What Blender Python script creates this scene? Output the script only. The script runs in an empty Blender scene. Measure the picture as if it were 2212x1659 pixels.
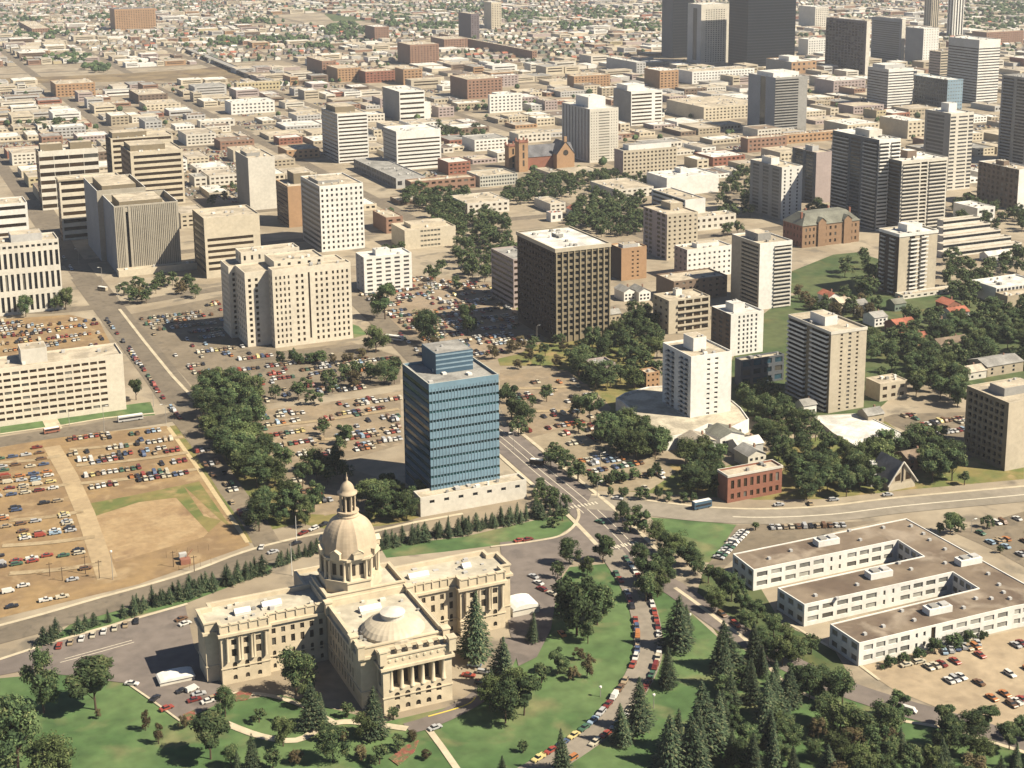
import bpy, bmesh, math, random
from math import sin, cos, pi, sqrt, atan2, radians, exp
from mathutils import Vector, Matrix
from mathutils.geometry import tessellate_polygon
S = bpy.context.scene
# ------------------------------------------------------------------ camera
F_, CX, CY, PITCH, YAW, ROLL, H = 3239., 1106., 535.8, .222026, .418093, -.0099337, 260.
cp, sp, cy, sy, cr, sr = cos(PITCH), sin(PITCH), cos(YAW), sin(YAW), cos(ROLL), sin(ROLL)
def c2w(v): return Vector((v[0]*cy+v[1]*sy, -v[0]*sy+v[1]*cy, v[2]))
right0, up0, fwd = Vector((1, 0, 0)), Vector((0, sp, cp)), Vector((0, cp, -sp))
right = right0*cr + up0*sr
up = up0*cr - right0*sr
R, UU, B = c2w(right), c2w(up), -c2w(fwd)
cam = bpy.data.cameras.new('camera'); co = bpy.data.objects.new('camera', cam)
S.collection.objects.link(co); S.camera = co
co.matrix_world = Matrix(((R.x, UU.x, B.x, 0), (R.y, UU.y, B.y, 0), (R.z, UU.z, B.z, H), (0, 0, 0, 1)))
cam.sensor_width = 36; cam.lens = F_/2212*36; cam.clip_start = 5; cam.clip_end = 40000
cam.shift_y = -(829.5-CY)/2212
# ------------------------------------------------------------------ sky, sun, exposure
SUN_AZ, SUN_EL = radians(133), radians(45)
w = bpy.data.worlds.new('World'); S.world = w; w.use_nodes = True
nt = w.node_tree; bg = nt.nodes['Background']
sky = nt.nodes.new('ShaderNodeTexSky'); sky.sky_type = 'NISHITA'; sky.sun_disc = False
sky.sun_elevation = SUN_EL; sky.sun_rotation = SUN_AZ; sky.altitude = 1500; sky.dust_density = .4; sky.air_density = .75
nt.links.new(sky.outputs[0], bg.inputs[0]); bg.inputs[1].default_value = .05
sl = bpy.data.lights.new('sun', 'SUN'); so = bpy.data.objects.new('sun', sl); S.collection.objects.link(so)
sl.energy = 5; sl.angle = radians(.5); sl.color = (1, .895, .71)
d = Vector((sin(SUN_AZ)*cos(SUN_EL), cos(SUN_AZ)*cos(SUN_EL), sin(SUN_EL)))
so.rotation_euler = d.to_track_quat('Z', 'Y').to_euler(); so.location = (0, 0, 900)
S.view_settings.view_transform = 'Standard'; S.view_settings.look = 'None'
S.view_settings.exposure = 1.25; S.view_settings.gamma = 1
S.cycles.max_bounces = 5; S.cycles.diffuse_bounces = 1; S.cycles.glossy_bounces = 2
# ------------------------------------------------------------------ picture <-> place
def ray(x, y):
    a = (x-CX)/F_; b = (y-CY)/F_
    a, b = cr*a+sr*b, -sr*a+cr*b
    X, Y, Z = a, cp+(-b)*sp, -sp+(-b)*cp
    return (X*cy+Y*sy, -X*sy+Y*cy, Z)
def at(x, y, z=0.):
    r = ray(x, y); t = (z-H)/r[2]
    return (r[0]*t, r[1]*t)
def proj(E, N, z=0.):
    z -= H; X = E*cy-N*sy; Y = E*sy+N*cy
    c = Y*cp-z*sp; u = Y*sp+z*cp
    if c < 1: return (-9999, -9999)
    a, b = X/c*F_, -u/c*F_
    return (CX+cr*a-sr*b, CY+sr*a+cr*b)
def ppm(x, y):                    # picture units per metre of height at a ground point
    g = at(x, y); p = proj(g[0], g[1], 10); return (y-p[1])/10
def boxspec(swx, by, ty, sex, nwx, w=None, d=None, h=None, zb=0.):
    g = at(swx, by, zb); r = ray(swx, ty)
    if h is None: h = H+r[2]*g[1]/r[1]
    if w is None:
        lo, hi = 0, 700
        for _ in range(40):
            m = (lo+hi)/2
            if proj(g[0]+m, g[1], h)[0] < sex: lo = m
            else: hi = m
        w = lo
    if d is None:
        lo, hi = 0, 900
        for _ in range(40):
            m = (lo+hi)/2
            if proj(g[0], g[1]+m, h)[0] > nwx: lo = m
            else: hi = m
        d = lo
    return g[0], g[1], w, d, h
# ------------------------------------------------------------------ materials
MC = {}
ALB = .74                         # one scale for every surface's reflectance
def mat(name, rgb, rough=.85, var=.12, scale=.15, metal=0., spec=.3, stain=0., objvar=0., scale2=None):
    if name in MC: return MC[name]
    m = bpy.data.materials.new(name); m.use_nodes = True; t = m.node_tree; n = t.nodes; b = n['Principled BSDF']
    b.inputs['Roughness'].default_value = rough; b.inputs['Metallic'].default_value = metal
    b.inputs['Specular IOR Level'].default_value = spec
    geo = n.new('ShaderNodeNewGeometry')
    noi = n.new('ShaderNodeTexNoise'); noi.inputs['Scale'].default_value = scale; noi.inputs['Detail'].default_value = 6
    t.links.new(geo.outputs['Position'], noi.inputs['Vector'])
    mr = n.new('ShaderNodeMapRange'); mr.inputs[1].default_value = .3; mr.inputs[2].default_value = .7
    mr.inputs[3].default_value = 1-var; mr.inputs[4].default_value = 1+var
    t.links.new(noi.outputs[0], mr.inputs[0])
    last = mr.outputs[0]
    if stain:
        n2 = n.new('ShaderNodeTexNoise'); n2.inputs['Scale'].default_value = scale2 or scale*.22; n2.inputs['Detail'].default_value = 4
        n2.inputs['Distortion'].default_value = .6
        t.links.new(geo.outputs['Position'], n2.inputs['Vector'])
        m2 = n.new('ShaderNodeMapRange'); m2.inputs[1].default_value = .38; m2.inputs[2].default_value = .62
        m2.inputs[3].default_value = 1-stain; m2.inputs[4].default_value = 1+stain
        t.links.new(n2.outputs[0], m2.inputs[0])
        mu = n.new('ShaderNodeMath'); mu.operation = 'MULTIPLY'
        t.links.new(last, mu.inputs[0]); t.links.new(m2.outputs[0], mu.inputs[1]); last = mu.outputs[0]
    if objvar:
        oi = n.new('ShaderNodeObjectInfo'); m3 = n.new('ShaderNodeMapRange')
        m3.inputs[3].default_value = 1-objvar; m3.inputs[4].default_value = 1+objvar
        t.links.new(oi.outputs['Random'], m3.inputs[0])
        mu = n.new('ShaderNodeMath'); mu.operation = 'MULTIPLY'
        t.links.new(last, mu.inputs[0]); t.links.new(m3.outputs[0], mu.inputs[1]); last = mu.outputs[0]
    vm = n.new('ShaderNodeVectorMath'); vm.operation = 'SCALE'; vm.inputs[0].default_value = rgb = tuple(q*ALB for q in rgb)
    t.links.new(last, vm.inputs['Scale']); t.links.new(vm.outputs[0], b.inputs['Base Color'])
    MC[name] = m; return m
def mixmat(name, A, Bc, scale, rough=.95, lo=.42, hi=.58, var=.12, C=None, scaleC=1.):
    """two (three) real ground colours in patches"""
    m = mat(name, A, rough, var, scale*6); t = m.node_tree; n = t.nodes; b = n['Principled BSDF']
    old = b.inputs['Base Color'].links[0].from_node; fac = old.inputs['Scale'].links[0].from_socket
    geo = [x for x in n if x.type == 'NEW_GEOMETRY'][0]
    A = tuple(q*ALB for q in A); Bc = tuple(q*ALB for q in Bc); C = C and tuple(q*ALB for q in C)
    def layer(col_in, colB, sc, l, h):
        no = n.new('ShaderNodeTexNoise'); no.inputs['Scale'].default_value = sc; no.inputs['Detail'].default_value = 5
        no.inputs['Distortion'].default_value = .4; t.links.new(geo.outputs['Position'], no.inputs['Vector'])
        mr = n.new('ShaderNodeMapRange'); mr.inputs[1].default_value = l; mr.inputs[2].default_value = h
        t.links.new(no.outputs[0], mr.inputs[0])
        mx = n.new('ShaderNodeMix'); mx.data_type = 'RGBA'; t.links.new(mr.outputs[0], mx.inputs[0])
        if isinstance(col_in, tuple): mx.inputs[6].default_value = (*col_in, 1)
        else: t.links.new(col_in, mx.inputs[6])
        mx.inputs[7].default_value = (*colB, 1); return mx.outputs[2]
    o = layer(A, Bc, scale, lo, hi)
    if C: o = layer(o, C, scaleC, .55, .68)
    t.links.new(o, old.inputs[0]); t.links.new(fac, old.inputs['Scale']); return m
PAL = {
 'cream': (.56, .49, .37), 'white': (.72, .70, .65), 'offwhite': (.61, .57, .49), 'stone': (.64, .575, .46), 'beige': (.47, .41, .31),
 'tan': (.39, .33, .24), 'grey': (.29, .28, .26), 'bluegrey': (.24, .26, .29), 'brown': (.18, .13, .095), 'dkbrown': (.075, .055, .045),
 'redbrick': (.27, .115, .075), 'brick': (.27, .16, .11), 'orange': (.38, .235, .13), 'pink': (.38, .31, .29), 'yellow': (.46, .39, .24),
 'black': (.010, .013, .019), 'dark': (.04, .04, .045), 'bronze': (.215, .175, .115), 'teal': (.165, .265, .335), 'ribbed': (.38, .34, .27),
 'blue': (.05, .10, .15), 'slate': (.10, .11, .125), 'green': (.16, .20, .16), 'purple': (.14, .115, .125), 'palegrey': (.45, .44, .42),
 'lime': (.48, .47, .41), 'sandbrown': (.27, .17, .10), 'piers': (.31, .26, .17), 'endblue': (.22, .31, .38)}
def W(c): return mat('wall_'+c, PAL[c], .8, .09, .5, spec=.08 if sum(PAL[c]) < .3 else .3, stain=.06, scale2=.05)
ROOFC = {'gravel': (.38, .33, .26), 'tar': (.16, .125, .10), 'white': (.60, .58, .53), 'tan': (.43, .37, .28), 'grey': (.27, .26, .24), 'brown': (.20, .15, .11),
         'copper': (.165, .165, .135), 'red': (.34, .12, .075), 'slate': (.13, .13, .14), 'black': (.05, .05, .05), 'deck': (.44, .39, .30)}
def Rf(c): return mat('roofing_'+c, ROOFC[c], .95, .16, .9, stain=.24, scale2=.10)
GL = {'glass': ((.014, .017, .022), .16), 'glass_brown': ((.035, .022, .012), .25), 'glass_grey': ((.06, .06, .065), .3), 'glass_blue': ((.03, .07, .10), .12),
      'glass_pale': ((.16, .15, .12), .35), 'glass_teal': ((.018, .06, .065), .12), 'shade': ((.045, .035, .025), .6), 'glass_blind': ((.13, .12, .10), .5), 'glass_black': ((.008, .010, .016), .5), 'glass_strip': ((.25, .245, .22), .4)}
def G(c): return mat(c, GL[c][0], GL[c][1], .25, .35, spec=.35, objvar=.6)
# ------------------------------------------------------------------ mesh helpers
class MB:
    def __init__(s): s.v = []; s.f = []; s.m = []; s.mats = []
    def mi(s, m):
        if m not in s.mats: s.mats.append(m)
        return s.mats.index(m)
    def face(s, pts, m):
        k = len(s.v); s.v += pts; s.f.append(tuple(range(k, k+len(pts)))); s.m.append(s.mi(m))
    def box(s, x0, y0, z0, x1, y1, z1, m, bottom=False):
        k = len(s.v)
        s.v += [(x0, y0, z0), (x1, y0, z0), (x1, y1, z0), (x0, y1, z0), (x0, y0, z1), (x1, y0, z1), (x1, y1, z1), (x0, y1, z1)]
        fs = [(4, 5, 6, 7), (0, 1, 5, 4), (1, 2, 6, 5), (2, 3, 7, 6), (3, 0, 4, 7)]
        if bottom: fs.append((3, 2, 1, 0))
        i = s.mi(m)
        for f in fs: s.f.append(tuple(k+q for q in f)); s.m.append(i)
    def prism(s, poly, z0, z1, m, mtop=None, top=True):
        n = len(poly); i = s.mi(m); k = len(s.v)
        s.v += [(x, y, z0) for x, y in poly]+[(x, y, z1) for x, y in poly]
        for q in range(n):
            r = (q+1) % n; s.f.append((k+q, k+r, k+n+r, k+n+q)); s.m.append(i)
        if top: s.flat(poly, z1, mtop or m)
    def flat(s, poly, z, m):
        k = len(s.v); s.v += [(x, y, z) for x, y in poly]; i = s.mi(m)
        for t in tessellate_polygon([[Vector((x, y, 0)) for x, y in poly]]):
            a, b, c = t
            pa, pb, pc = poly[a], poly[b], poly[c]
            if (pb[0]-pa[0])*(pc[1]-pa[1])-(pb[1]-pa[1])*(pc[0]-pa[0]) < 0: b, c = c, b
            s.f.append((k+a, k+b, k+c)); s.m.append(i)
    def lathe(s, prof, m, n=24, c=(0, 0), rad=None):
        i = s.mi(m); k = len(s.v)
        for r, z in prof:
            for q in range(n):
                a = 2*pi*q/n; rr = r if rad is None else r*rad(a)
                s.v.append((c[0]+rr*cos(a), c[1]+rr*sin(a), z))
        for p in range(len(prof)-1):
            for q in range(n):
                r = (q+1) % n; s.f.append((k+p*n+q, k+p*n+r, k+(p+1)*n+r, k+(p+1)*n+q)); s.m.append(i)
    def tube(s, a, b, r0, r1, m, n=6):
        a = Vector(a); b = Vector(b); dd = (b-a).normalized(); u = dd.orthogonal().normalized(); v = dd.cross(u); i = s.mi(m); k = len(s.v)
        for p, r in ((a, r0), (b, r1)):
            for q in range(n):
                t = 2*pi*q/n; s.v.append(tuple(p+(u*cos(t)+v*sin(t))*r))
        for q in range(n):
            r = (q+1) % n; s.f.append((k+q, k+r, k+n+r, k+n+q)); s.m.append(i)
        s.f.append(tuple(k+n+q for q in range(n))); s.m.append(i)
    def mesh(s, name, smooth=False):
        me = bpy.data.meshes.new(name); me.from_pydata(s.v, [], s.f)
        for m in s.mats: me.materials.append(m)
        me.polygons.foreach_set('material_index', s.m)
        if smooth: me.polygons.foreach_set('use_smooth', [True]*len(s.f))
        me.update(); return me
COL = S.collection
def link(name, data, parent=None, loc=(0, 0, 0), rz=0., sc=None):
    o = bpy.data.objects.new(name, data); COL.objects.link(o)
    if parent is not None: o.parent = parent
    o.location = loc
    if rz: o.rotation_euler = (0, 0, rz)
    if sc: o.scale = sc
    return o
def tag(o, label=None, cat=None, group=None, kind=None):
    if label: o['label'] = label
    if cat: o['category'] = cat
    if group: o['group'] = group
    if kind: o['kind'] = kind
    return o
def thing(name, label, cat, loc=(0, 0, 0), rz=0., group=None):
    return tag(link(name, None, None, loc, rz), label, cat, group)
ORD = ['first', 'second', 'third', 'fourth', 'fifth', 'sixth', 'seventh', 'eighth', 'ninth', 'tenth', 'eleventh', 'twelfth', 'thirteenth', 'fourteenth', 'fifteenth', 'sixteenth', 'seventeenth', 'eighteenth', 'nineteenth', 'twentieth']
TENS = {2: 'twenty', 3: 'thirty', 4: 'forty', 5: 'fifty', 6: 'sixty', 7: 'seventy', 8: 'eighty', 9: 'ninety'}
def ordn(i):                      # i from 0
    if i < 20: return ORD[i]
    i += 1; t, u = divmod(i, 10)
    if t > 9: return 'hundred-and-'+ordn(i-101) if i > 100 else 'hundredth'
    return TENS[t][:-1]+'ieth' if u == 0 else TENS[t]+'-'+ORD[u-1]
# ------------------------------------------------------------------ facades and buildings
def Fc(c, r, wf, hf, u0=0, u1=1, b=.0, t=1., d=.35, mat=None, arch=False, name='window'):
    return dict(c=c, r=r, wf=wf, hf=hf, u0=u0, u1=u1, b=b, t=t, d=d, mat=mat, arch=arch, name=name)
PANE = {}
rp_ = random.Random(99)
def pane_mesh(w_, h_, m):
    k = (round(w_, 1), round(h_, 1), m.name)
    if k not in PANE:
        b = MB(); b.face([(0, 0, 0), (k[0], 0, 0), (k[0], 0, k[1]), (0, 0, k[1])], m); PANE[k] = b.mesh('window_pane')
    return PANE[k]
def plate(mb, p0, p1, z0, z1, m, codes, panes, gm, jit=None):
    L = math.hypot(p1[0]-p0[0], p1[1]-p0[1]); ux, uy = (p1[0]-p0[0])/L, (p1[1]-p0[1])/L; nx, ny = uy, -ux
    Ht = z1-z0
    def P(u, z, dd=0): return (p0[0]+ux*u-nx*dd, p0[1]+uy*u-ny*dd, z)
    def quad(u0, u1, a, b, mm=m):
        if u1-u0 > 1e-4 and b-a > 1e-4: mb.face([P(u0, a), P(u1, a), P(u1, b), P(u0, b)], mm)
    segs = sorted(codes, key=lambda q: (q['u0'], q['b']))
    cols = {}
    for q in segs: cols.setdefault((q['u0'], q['u1']), []).append(q)
    cur = 0
    for (a0, a1), qs in sorted(cols.items()):
        quad(cur*L, a0*L, z0, z1); cur = a1
        zc = z0
        for q in sorted(qs, key=lambda q: q['b']):
            zb, zt = z0+q['b']*Ht, z0+q['t']*Ht
            quad(a0*L, a1*L, zc, zb); zc = zt
            W_ = (a1-a0)*L; cw = W_/q['c']; ch = (zt-zb)/q['r']; ww = cw*q['wf']; hh = ch*q['hf']; gx = (cw-ww)/2; gz = (ch-hh)*.5
            dd = q['d']; g = G(q['mat']) if q['mat'] else gm
            x = a0*L
            for i in range(q['c']):
                xs, xe = x+i*cw+gx, x+i*cw+gx+ww
                quad(x+i*cw if i == 0 else x+i*cw-gx+gx, xs, zb, zt); quad(xe, x+(i+1)*cw, zb, zt)
                pz = zb
                for j in range(q['r']):
                    a, b = zb+j*ch+gz, zb+j*ch+gz+hh
                    quad(xs, xe, pz, a); pz = b
                    mb.face([P(xs, a), P(xs, a, dd), P(xs, b, dd), P(xs, b)], m); mb.face([P(xe, a, dd), P(xe, a), P(xe, b), P(xe, b, dd)], m)
                    mb.face([P(xs, a), P(xe, a), P(xe, a, dd), P(xs, a, dd)], m); mb.face([P(xs, b, dd), P(xe, b, dd), P(xe, b), P(xs, b)], m)
                    if q['arch']:
                        r_ = ww/2; cx_, cz = (xs+xe)/2, b-r_
                        for sgn, e in ((-1, xs), (1, xe)):
                            pts = [P(e, b, .02)]+[P(cx_+sgn*r_*cos(t*pi/8), cz+r_*sin(t*pi/8), .02) for t in (range(5) if sgn > 0 else range(4, -1, -1))]
                            mb.face(pts[::-1] if sgn < 0 else pts[::-1], m)
                    g2 = G('glass_blind') if (q['c'] > 2 and rp_.random() < .13) else g
                    panes.append((P(xs, a, dd), atan2(uy, ux), ww, hh, g2, q['name']))
                quad(xs, xe, pz, zt)
        quad(a0*L, a1*L, zc, z1)
    quad(cur*L, L, z0, z1)
def inset(poly, d):
    n = len(poly); out = []
    for i in range(n):
        a, b, c = poly[i-1], poly[i], poly[(i+1) % n]
        e1 = Vector((b[0]-a[0], b[1]-a[1])).normalized(); e2 = Vector((c[0]-b[0], c[1]-b[1])).normalized()
        n1 = Vector((-e1.y, e1.x)); n2 = Vector((-e2.y, e2.x)); k = (n1+n2); q = k/max(.2, (1+n1.dot(n2)))
        out.append((b[0]+q.x*d, b[1]+q.y*d))
    return out
def rect(x0, y0, x1, y1): return [(x0, y0), (x1, y0), (x1, y1), (x0, y1)]
FOOT = []
def building(name, label, masses, cat='building', group=None, rng=None, cap=100):
    """masses: dict(poly, z0, z1, wall, roof, glass, fac{edge:[codes]}, par, ph[(fx0,fy0,fx1,fy1,h,col)], bal{edge:[...]}, vents, extra)"""
    bx, by = masses[0]['poly'][0]
    root = thing(name, label, cat, (bx, by, 0), group=group); rnd = random.Random(hash(label) % 99991 if False else sum(map(ord, label)))
    panes = []
    wmb = MB()
    for k, M in enumerate(masses):
        poly = [(x-bx, y-by) for x, y in M['poly']]; z0, z1 = M.get('z0', 0), M['z1']
        if z0 < 1: xs = [p[0] for p in M['poly']]; ys = [p[1] for p in M['poly']]; FOOT.append((min(xs), min(ys), max(xs), max(ys), z1))
        wm = W(M.get('wall', 'cream')); par = M.get('par', .9); n = len(poly); gm = G(M.get('glass', 'glass'))
        mb = wmb if M.get('join', True) else MB()
        for e in range(n):
            codes = M.get('fac', {}).get(e, [])
            plate(mb, poly[e], poly[(e+1) % n], z0, z1, W(M['ew'][e]) if e in M.get('ew', {}) else wm, codes, panes, gm)  # ew: other wall colour per edge, mostly west faces darkened to imitate their shade
        inn = inset(poly, .45)
        for e in range(n):
            f = (e+1) % n
            mb.face([(*poly[e], z1), (*poly[f], z1), (*inn[f], z1), (*inn[e], z1)], W(M['pcol']) if 'pcol' in M else wm)
            mb.face([(*inn[f], z1-par), (*inn[e], z1-par), (*inn[e], z1), (*inn[f], z1)], wm)
        rb = MB(); rb.flat(inn, z1-par, Rf(M.get('roof', 'gravel')))
        link('roof', rb.mesh('roof'), root)
        xs = [p[0] for p in poly]; ys = [p[1] for p in poly]; X0, X1, Y0, Y1 = min(xs), max(xs), min(ys), max(ys)
        for (a, b, c, d_, hh, col) in M.get('ph', []):
            q = MB(); x0, x1, y0, y1 = X0+(X1-X0)*a, X0+(X1-X0)*c, Y0+(Y1-Y0)*b, Y0+(Y1-Y0)*d_
            q.box(x0, y0, z1-par, x1, y1, z1-par+hh, W(col)); q.flat(rect(x0+.3, y0+.3, x1-.3, y1-.3), z1-par+hh+.02, Rf(M.get('roof', 'gravel')))
            for _ in range(2):
                vx, vy = rnd.uniform(x0+.5, max(x0+.6, x1-1.5)), rnd.uniform(y0+.5, max(y0+.6, y1-1.5))
                q.box(vx, vy, z1-par+hh+.02, vx+1, vy+1, z1-par+hh+.8, W('palegrey'))
            link('penthouse', q.mesh('penthouse'), root)
        for _ in range(0 if M.get('vents', 3) == 0 else M.get('vents', 3)+int((X1-X0)*(Y1-Y0)/260)):
            vx, vy = rnd.uniform(X0+1.5, X1-3), rnd.uniform(Y0+1.5, Y1-3)
            if n > 4: break
            q = MB(); s_ = rnd.uniform(.8, 2.2); q.box(0, 0, 0, s_, s_*rnd.uniform(.6, 1.4), rnd.uniform(.7, 1.6), W(rnd.choice(['palegrey', 'grey', 'white'])))
            link('roof_vent', q.mesh('roof_vent'), root, (vx, vy, z1-par))
        for e, bl in M.get('bal', {}).items():
            a_, b_ = poly[e], poly[(e+1) % n]; L = math.hypot(b_[0]-a_[0], b_[1]-a_[1]); ang = atan2(b_[1]-a_[1], b_[0]-a_[0])
            for (u0, u1, rows, dep, col, zb, zt) in bl:
                q = MB(); w_ = (u1-u0)*L; wm2 = W(col)
                q.box(0, -dep, 0, w_, 0, .2, wm2, True); q.box(0, -dep, .2, w_, -dep+.12, 1.1, wm2); q.box(0, -dep+.12, .2, .12, 0, 1.1, wm2); q.box(w_-.12, -dep+.12, .2, w_, 0, 1.1, wm2)
                me = q.mesh('balcony'); st = (z1-z0)*(zt-zb)/rows
                for j in range(rows):
                    link('balcony', me, root, (a_[0]+cos(ang)*u0*L, a_[1]+sin(ang)*u0*L, z0+(z1-z0)*zb+j*st+.1), ang)
        if 'cor' in M:
            hh, out, col = M['cor']; q = MB(); q.prism(inset(poly, -out), z1-hh, z1+.15, W(col), top=False)
            ip, op = inset(poly, .2), inset(poly, -out)
            for e in range(n):
                f = (e+1) % n; q.face([(*op[e], z1+.15), (*op[f], z1+.15), (*ip[f], z1+.15), (*ip[e], z1+.15)], W(col))
                q.face([(*op[f], z1-hh), (*op[e], z1-hh), (*ip[e], z1-hh), (*ip[f], z1-hh)], W(col))
            link('cornice', q.mesh('cornice'), root)
    link('wall', wmb.mesh('wall'), root)
    byn = {}
    for p in panes: byn.setdefault(p[5], []).append(p)
    for nm, ps in byn.items():
        for (loc, rz, ww, hh, g, _) in ps[:cap]:
            link(nm, pane_mesh(ww, hh, g), root, loc, rz)
        if len(ps) > cap:
            q = MB()
            for (loc, rz, ww, hh, g, _) in ps[cap:]:
                c_, s_ = cos(rz), sin(rz); x, y, z = loc
                q.face([(x, y, z), (x+c_*ww, y+s_*ww, z), (x+c_*ww, y+s_*ww, z+hh), (x, y, z+hh)], g)
            tag(link(nm, q.mesh('far_window_panes'), root), kind='stuff')
    return root
def BX(spec, wall, roof='gravel', glass='glass', S_=None, W_=None, **k):
    """one rectangular mass from picture corners; S_ and W_ are facade codes"""
    x, y, w_, d_, h_ = boxspec(*spec[:5], **(spec[5] if len(spec) > 5 else {}))
    fac = {}
    if S_: fac[0] = S_ if isinstance(S_, list) else [S_]
    if W_: fac[3] = W_ if isinstance(W_, list) else [W_]
    return dict(poly=rect(x, y, x+w_, y+d_), z1=h_, wall=wall, roof=roof, glass=glass, fac=fac, **k)
# ------------------------------------------------------------------ ground, roads, lawns
GM = mixmat('city_ground', (.27, .22, .155), (.35, .295, .215), .02, C=(.17, .145, .11), scaleC=.06)
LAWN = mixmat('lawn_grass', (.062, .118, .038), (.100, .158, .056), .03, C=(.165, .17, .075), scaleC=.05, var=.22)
DLAWN = mixmat('dark_park_grass', (.05, .082, .026), (.085, .105, .04), .03, C=(.12, .11, .04), scaleC=.04, var=.22)  # darker, more olive grass for the bank, wooded plots and a far field
DRY = mixmat('dry_grass', (.20, .17, .06), (.12, .14, .04), .05, C=(.30, .22, .10), scaleC=.09)
DIRT = mixmat('bare_dirt', (.29, .195, .095), (.225, .15, .08), .04, C=(.34, .245, .135), scaleC=.08, var=.14)
DIRT2 = mixmat('dirt_lot', (.28, .215, .14), (.22, .175, .12), .05, C=(.34, .27, .19), scaleC=.09)
ASPH = mixmat('old_asphalt', (.155, .128, .095), (.185, .153, .113), .05, C=(.12, .10, .076), scaleC=.2)
ASPH2 = mixmat('parking_asphalt', (.175, .142, .10), (.215, .175, .125), .05, C=(.13, .108, .08), scaleC=.1)
ASPH3 = mixmat('plaza_asphalt', (.155, .13, .115), (.185, .155, .135), .04, C=(.13, .11, .098), scaleC=.1)
CONC = mat('concrete_walk', (.50, .43, .31), .9, .1, .5, stain=.1)
PAINT = mat('road_paint', (.62, .56, .44), .8, .15, .8)
LZ = [.006]
def lay(th):
    LZ[0] += .003; return LZ[0]+(.11 if th else 0)
def sheet(name, pts, m, z, world=False, th=None):
    z = lay(th)
    p = pts if world else [at(*q) for q in pts]
    b = MB(); b.flat(p, z, m)
    if th: b.prism(p if sum((p[i-1][0]*p[i][1]-p[i][0]*p[i-1][1]) for i in range(len(p))) > 0 else p[::-1], z-th, z, m, top=False)
    return tag(link(name, b.mesh(name)), kind='structure')
def strip(name, pts, wd, m, z, world=False, off=0., th=0.):
    z = lay(th)
    p = [Vector(q if world else at(*q)) for q in pts]; n = len(p); L, R_ = [], []
    for i in range(n):
        dv = (p[min(i+1, n-1)]-p[max(i-1, 0)]).normalized(); nn = Vector((-dv.y, dv.x))
        L.append(p[i]+nn*(wd/2+off)); R_.append(p[i]-nn*(wd/2-off))
    b = MB()
    for i in range(n-1):
        b.face([(*R_[i], z), (*R_[i+1], z), (*L[i+1], z), (*L[i], z)], m)
        if th:
            b.face([(*R_[i+1], z), (*R_[i], z), (*R_[i], z-th), (*R_[i+1], z-th)], m); b.face([(*L[i], z), (*L[i+1], z), (*L[i+1], z-th), (*L[i], z-th)], m)
    return tag(link(name, b.mesh(name)), kind='structure')
def smooth(pts, k=4):
    out = []
    for i in range(len(pts)-1):
        p0, p1, p2, p3 = pts[max(i-1, 0)], pts[i], pts[i+1], pts[min(i+2, len(pts)-1)]
        for j in range(k):
            t = j/k; out.append(tuple(.5*((2*p1[a])+(-p0[a]+p2[a])*t+(2*p0[a]-5*p1[a]+4*p2[a]-p3[a])*t*t+(-p0[a]+3*p1[a]-3*p2[a]+p3[a])*t**3) for a in (0, 1)))
    return out+[pts[-1]]
gb = MB(); gb.flat(rect(-9000, -1500, 14000, 16000), 0, GM); tag(link('ground', gb.mesh('ground')), kind='structure')
# park lawns in front and round the domed building
sheet('lawn', [(-60, 1470), (120, 1455), (275, 1477), (390, 1559), (475, 1519), (600, 1500), (830, 1560), (1000, 1520), (1080, 1420), (1180, 1300), (1230, 1225), (1340, 1215), (1400, 1240), (1560, 1385), (1860, 1505), (1960, 1530), (2260, 1610), (2300, 2200), (-160, 2200)], LAWN, .03)
sheet('lawn', [(1405, 1118), (1500, 1124), (1594, 1134), (1560, 1180), (1535, 1215), (1500, 1215), (1440, 1160)], LAWN, .03)
sheet('lawn', [(820, 1180), (1000, 1160), (1180, 1118), (1245, 1108), (1238, 1135), (1205, 1158), (1105, 1174), (960, 1192), (835, 1205)], LAWN, .03)
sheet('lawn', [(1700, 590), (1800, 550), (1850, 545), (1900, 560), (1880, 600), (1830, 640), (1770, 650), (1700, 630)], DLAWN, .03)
sheet('lawn', [(1560, 1010), (1900, 900), (1980, 960), (2212, 1010), (2212, 1035), (1960, 1058), (1780, 1078), (1640, 1080), (1440, 1068), (1330, 1060), (1290, 1010), (1430, 1000)], DRY, .025)
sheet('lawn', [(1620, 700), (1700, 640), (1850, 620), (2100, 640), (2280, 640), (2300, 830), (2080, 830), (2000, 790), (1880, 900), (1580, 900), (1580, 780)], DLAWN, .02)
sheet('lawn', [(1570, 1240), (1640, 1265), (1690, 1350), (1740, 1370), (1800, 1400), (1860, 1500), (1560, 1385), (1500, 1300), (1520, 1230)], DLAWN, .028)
sheet('lawn', [(0, 905), (130, 880), (270, 875), (325, 868), (335, 897), (220, 905), (130, 918), (0, 940)], LAWN, .03)
sheet('lawn', [(1120, 660), (1320, 700), (1420, 730), (1400, 850), (1330, 930), (1260, 860), (1200, 790), (1080, 790), (1060, 730)], DRY, .02)
sheet('lawn', [(415, 880), (520, 880), (560, 960), (640, 1040), (700, 1030), (700, 1120), (560, 1150), (500, 1060)], DRY, .02)
sheet('lawn', [(640, 1128), (720, 1110), (900, 1100), (905, 1118), (850, 1135), (700, 1142)], DRY, .03)
sheet('lawn', [(90, 1400), (170, 1372), (280, 1335), (405, 1302), (580, 1235), (600, 1215), (500, 1240), (300, 1300), (150, 1350)], LAWN, .03)
sheet('field', [(700, 30), (1000, 12), (1100, 20), (1000, 40), (720, 46)], DLAWN, .04)
sheet('field', [(560, 12), (860, 4), (900, 14), (620, 28)], LAWN, .04)
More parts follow.
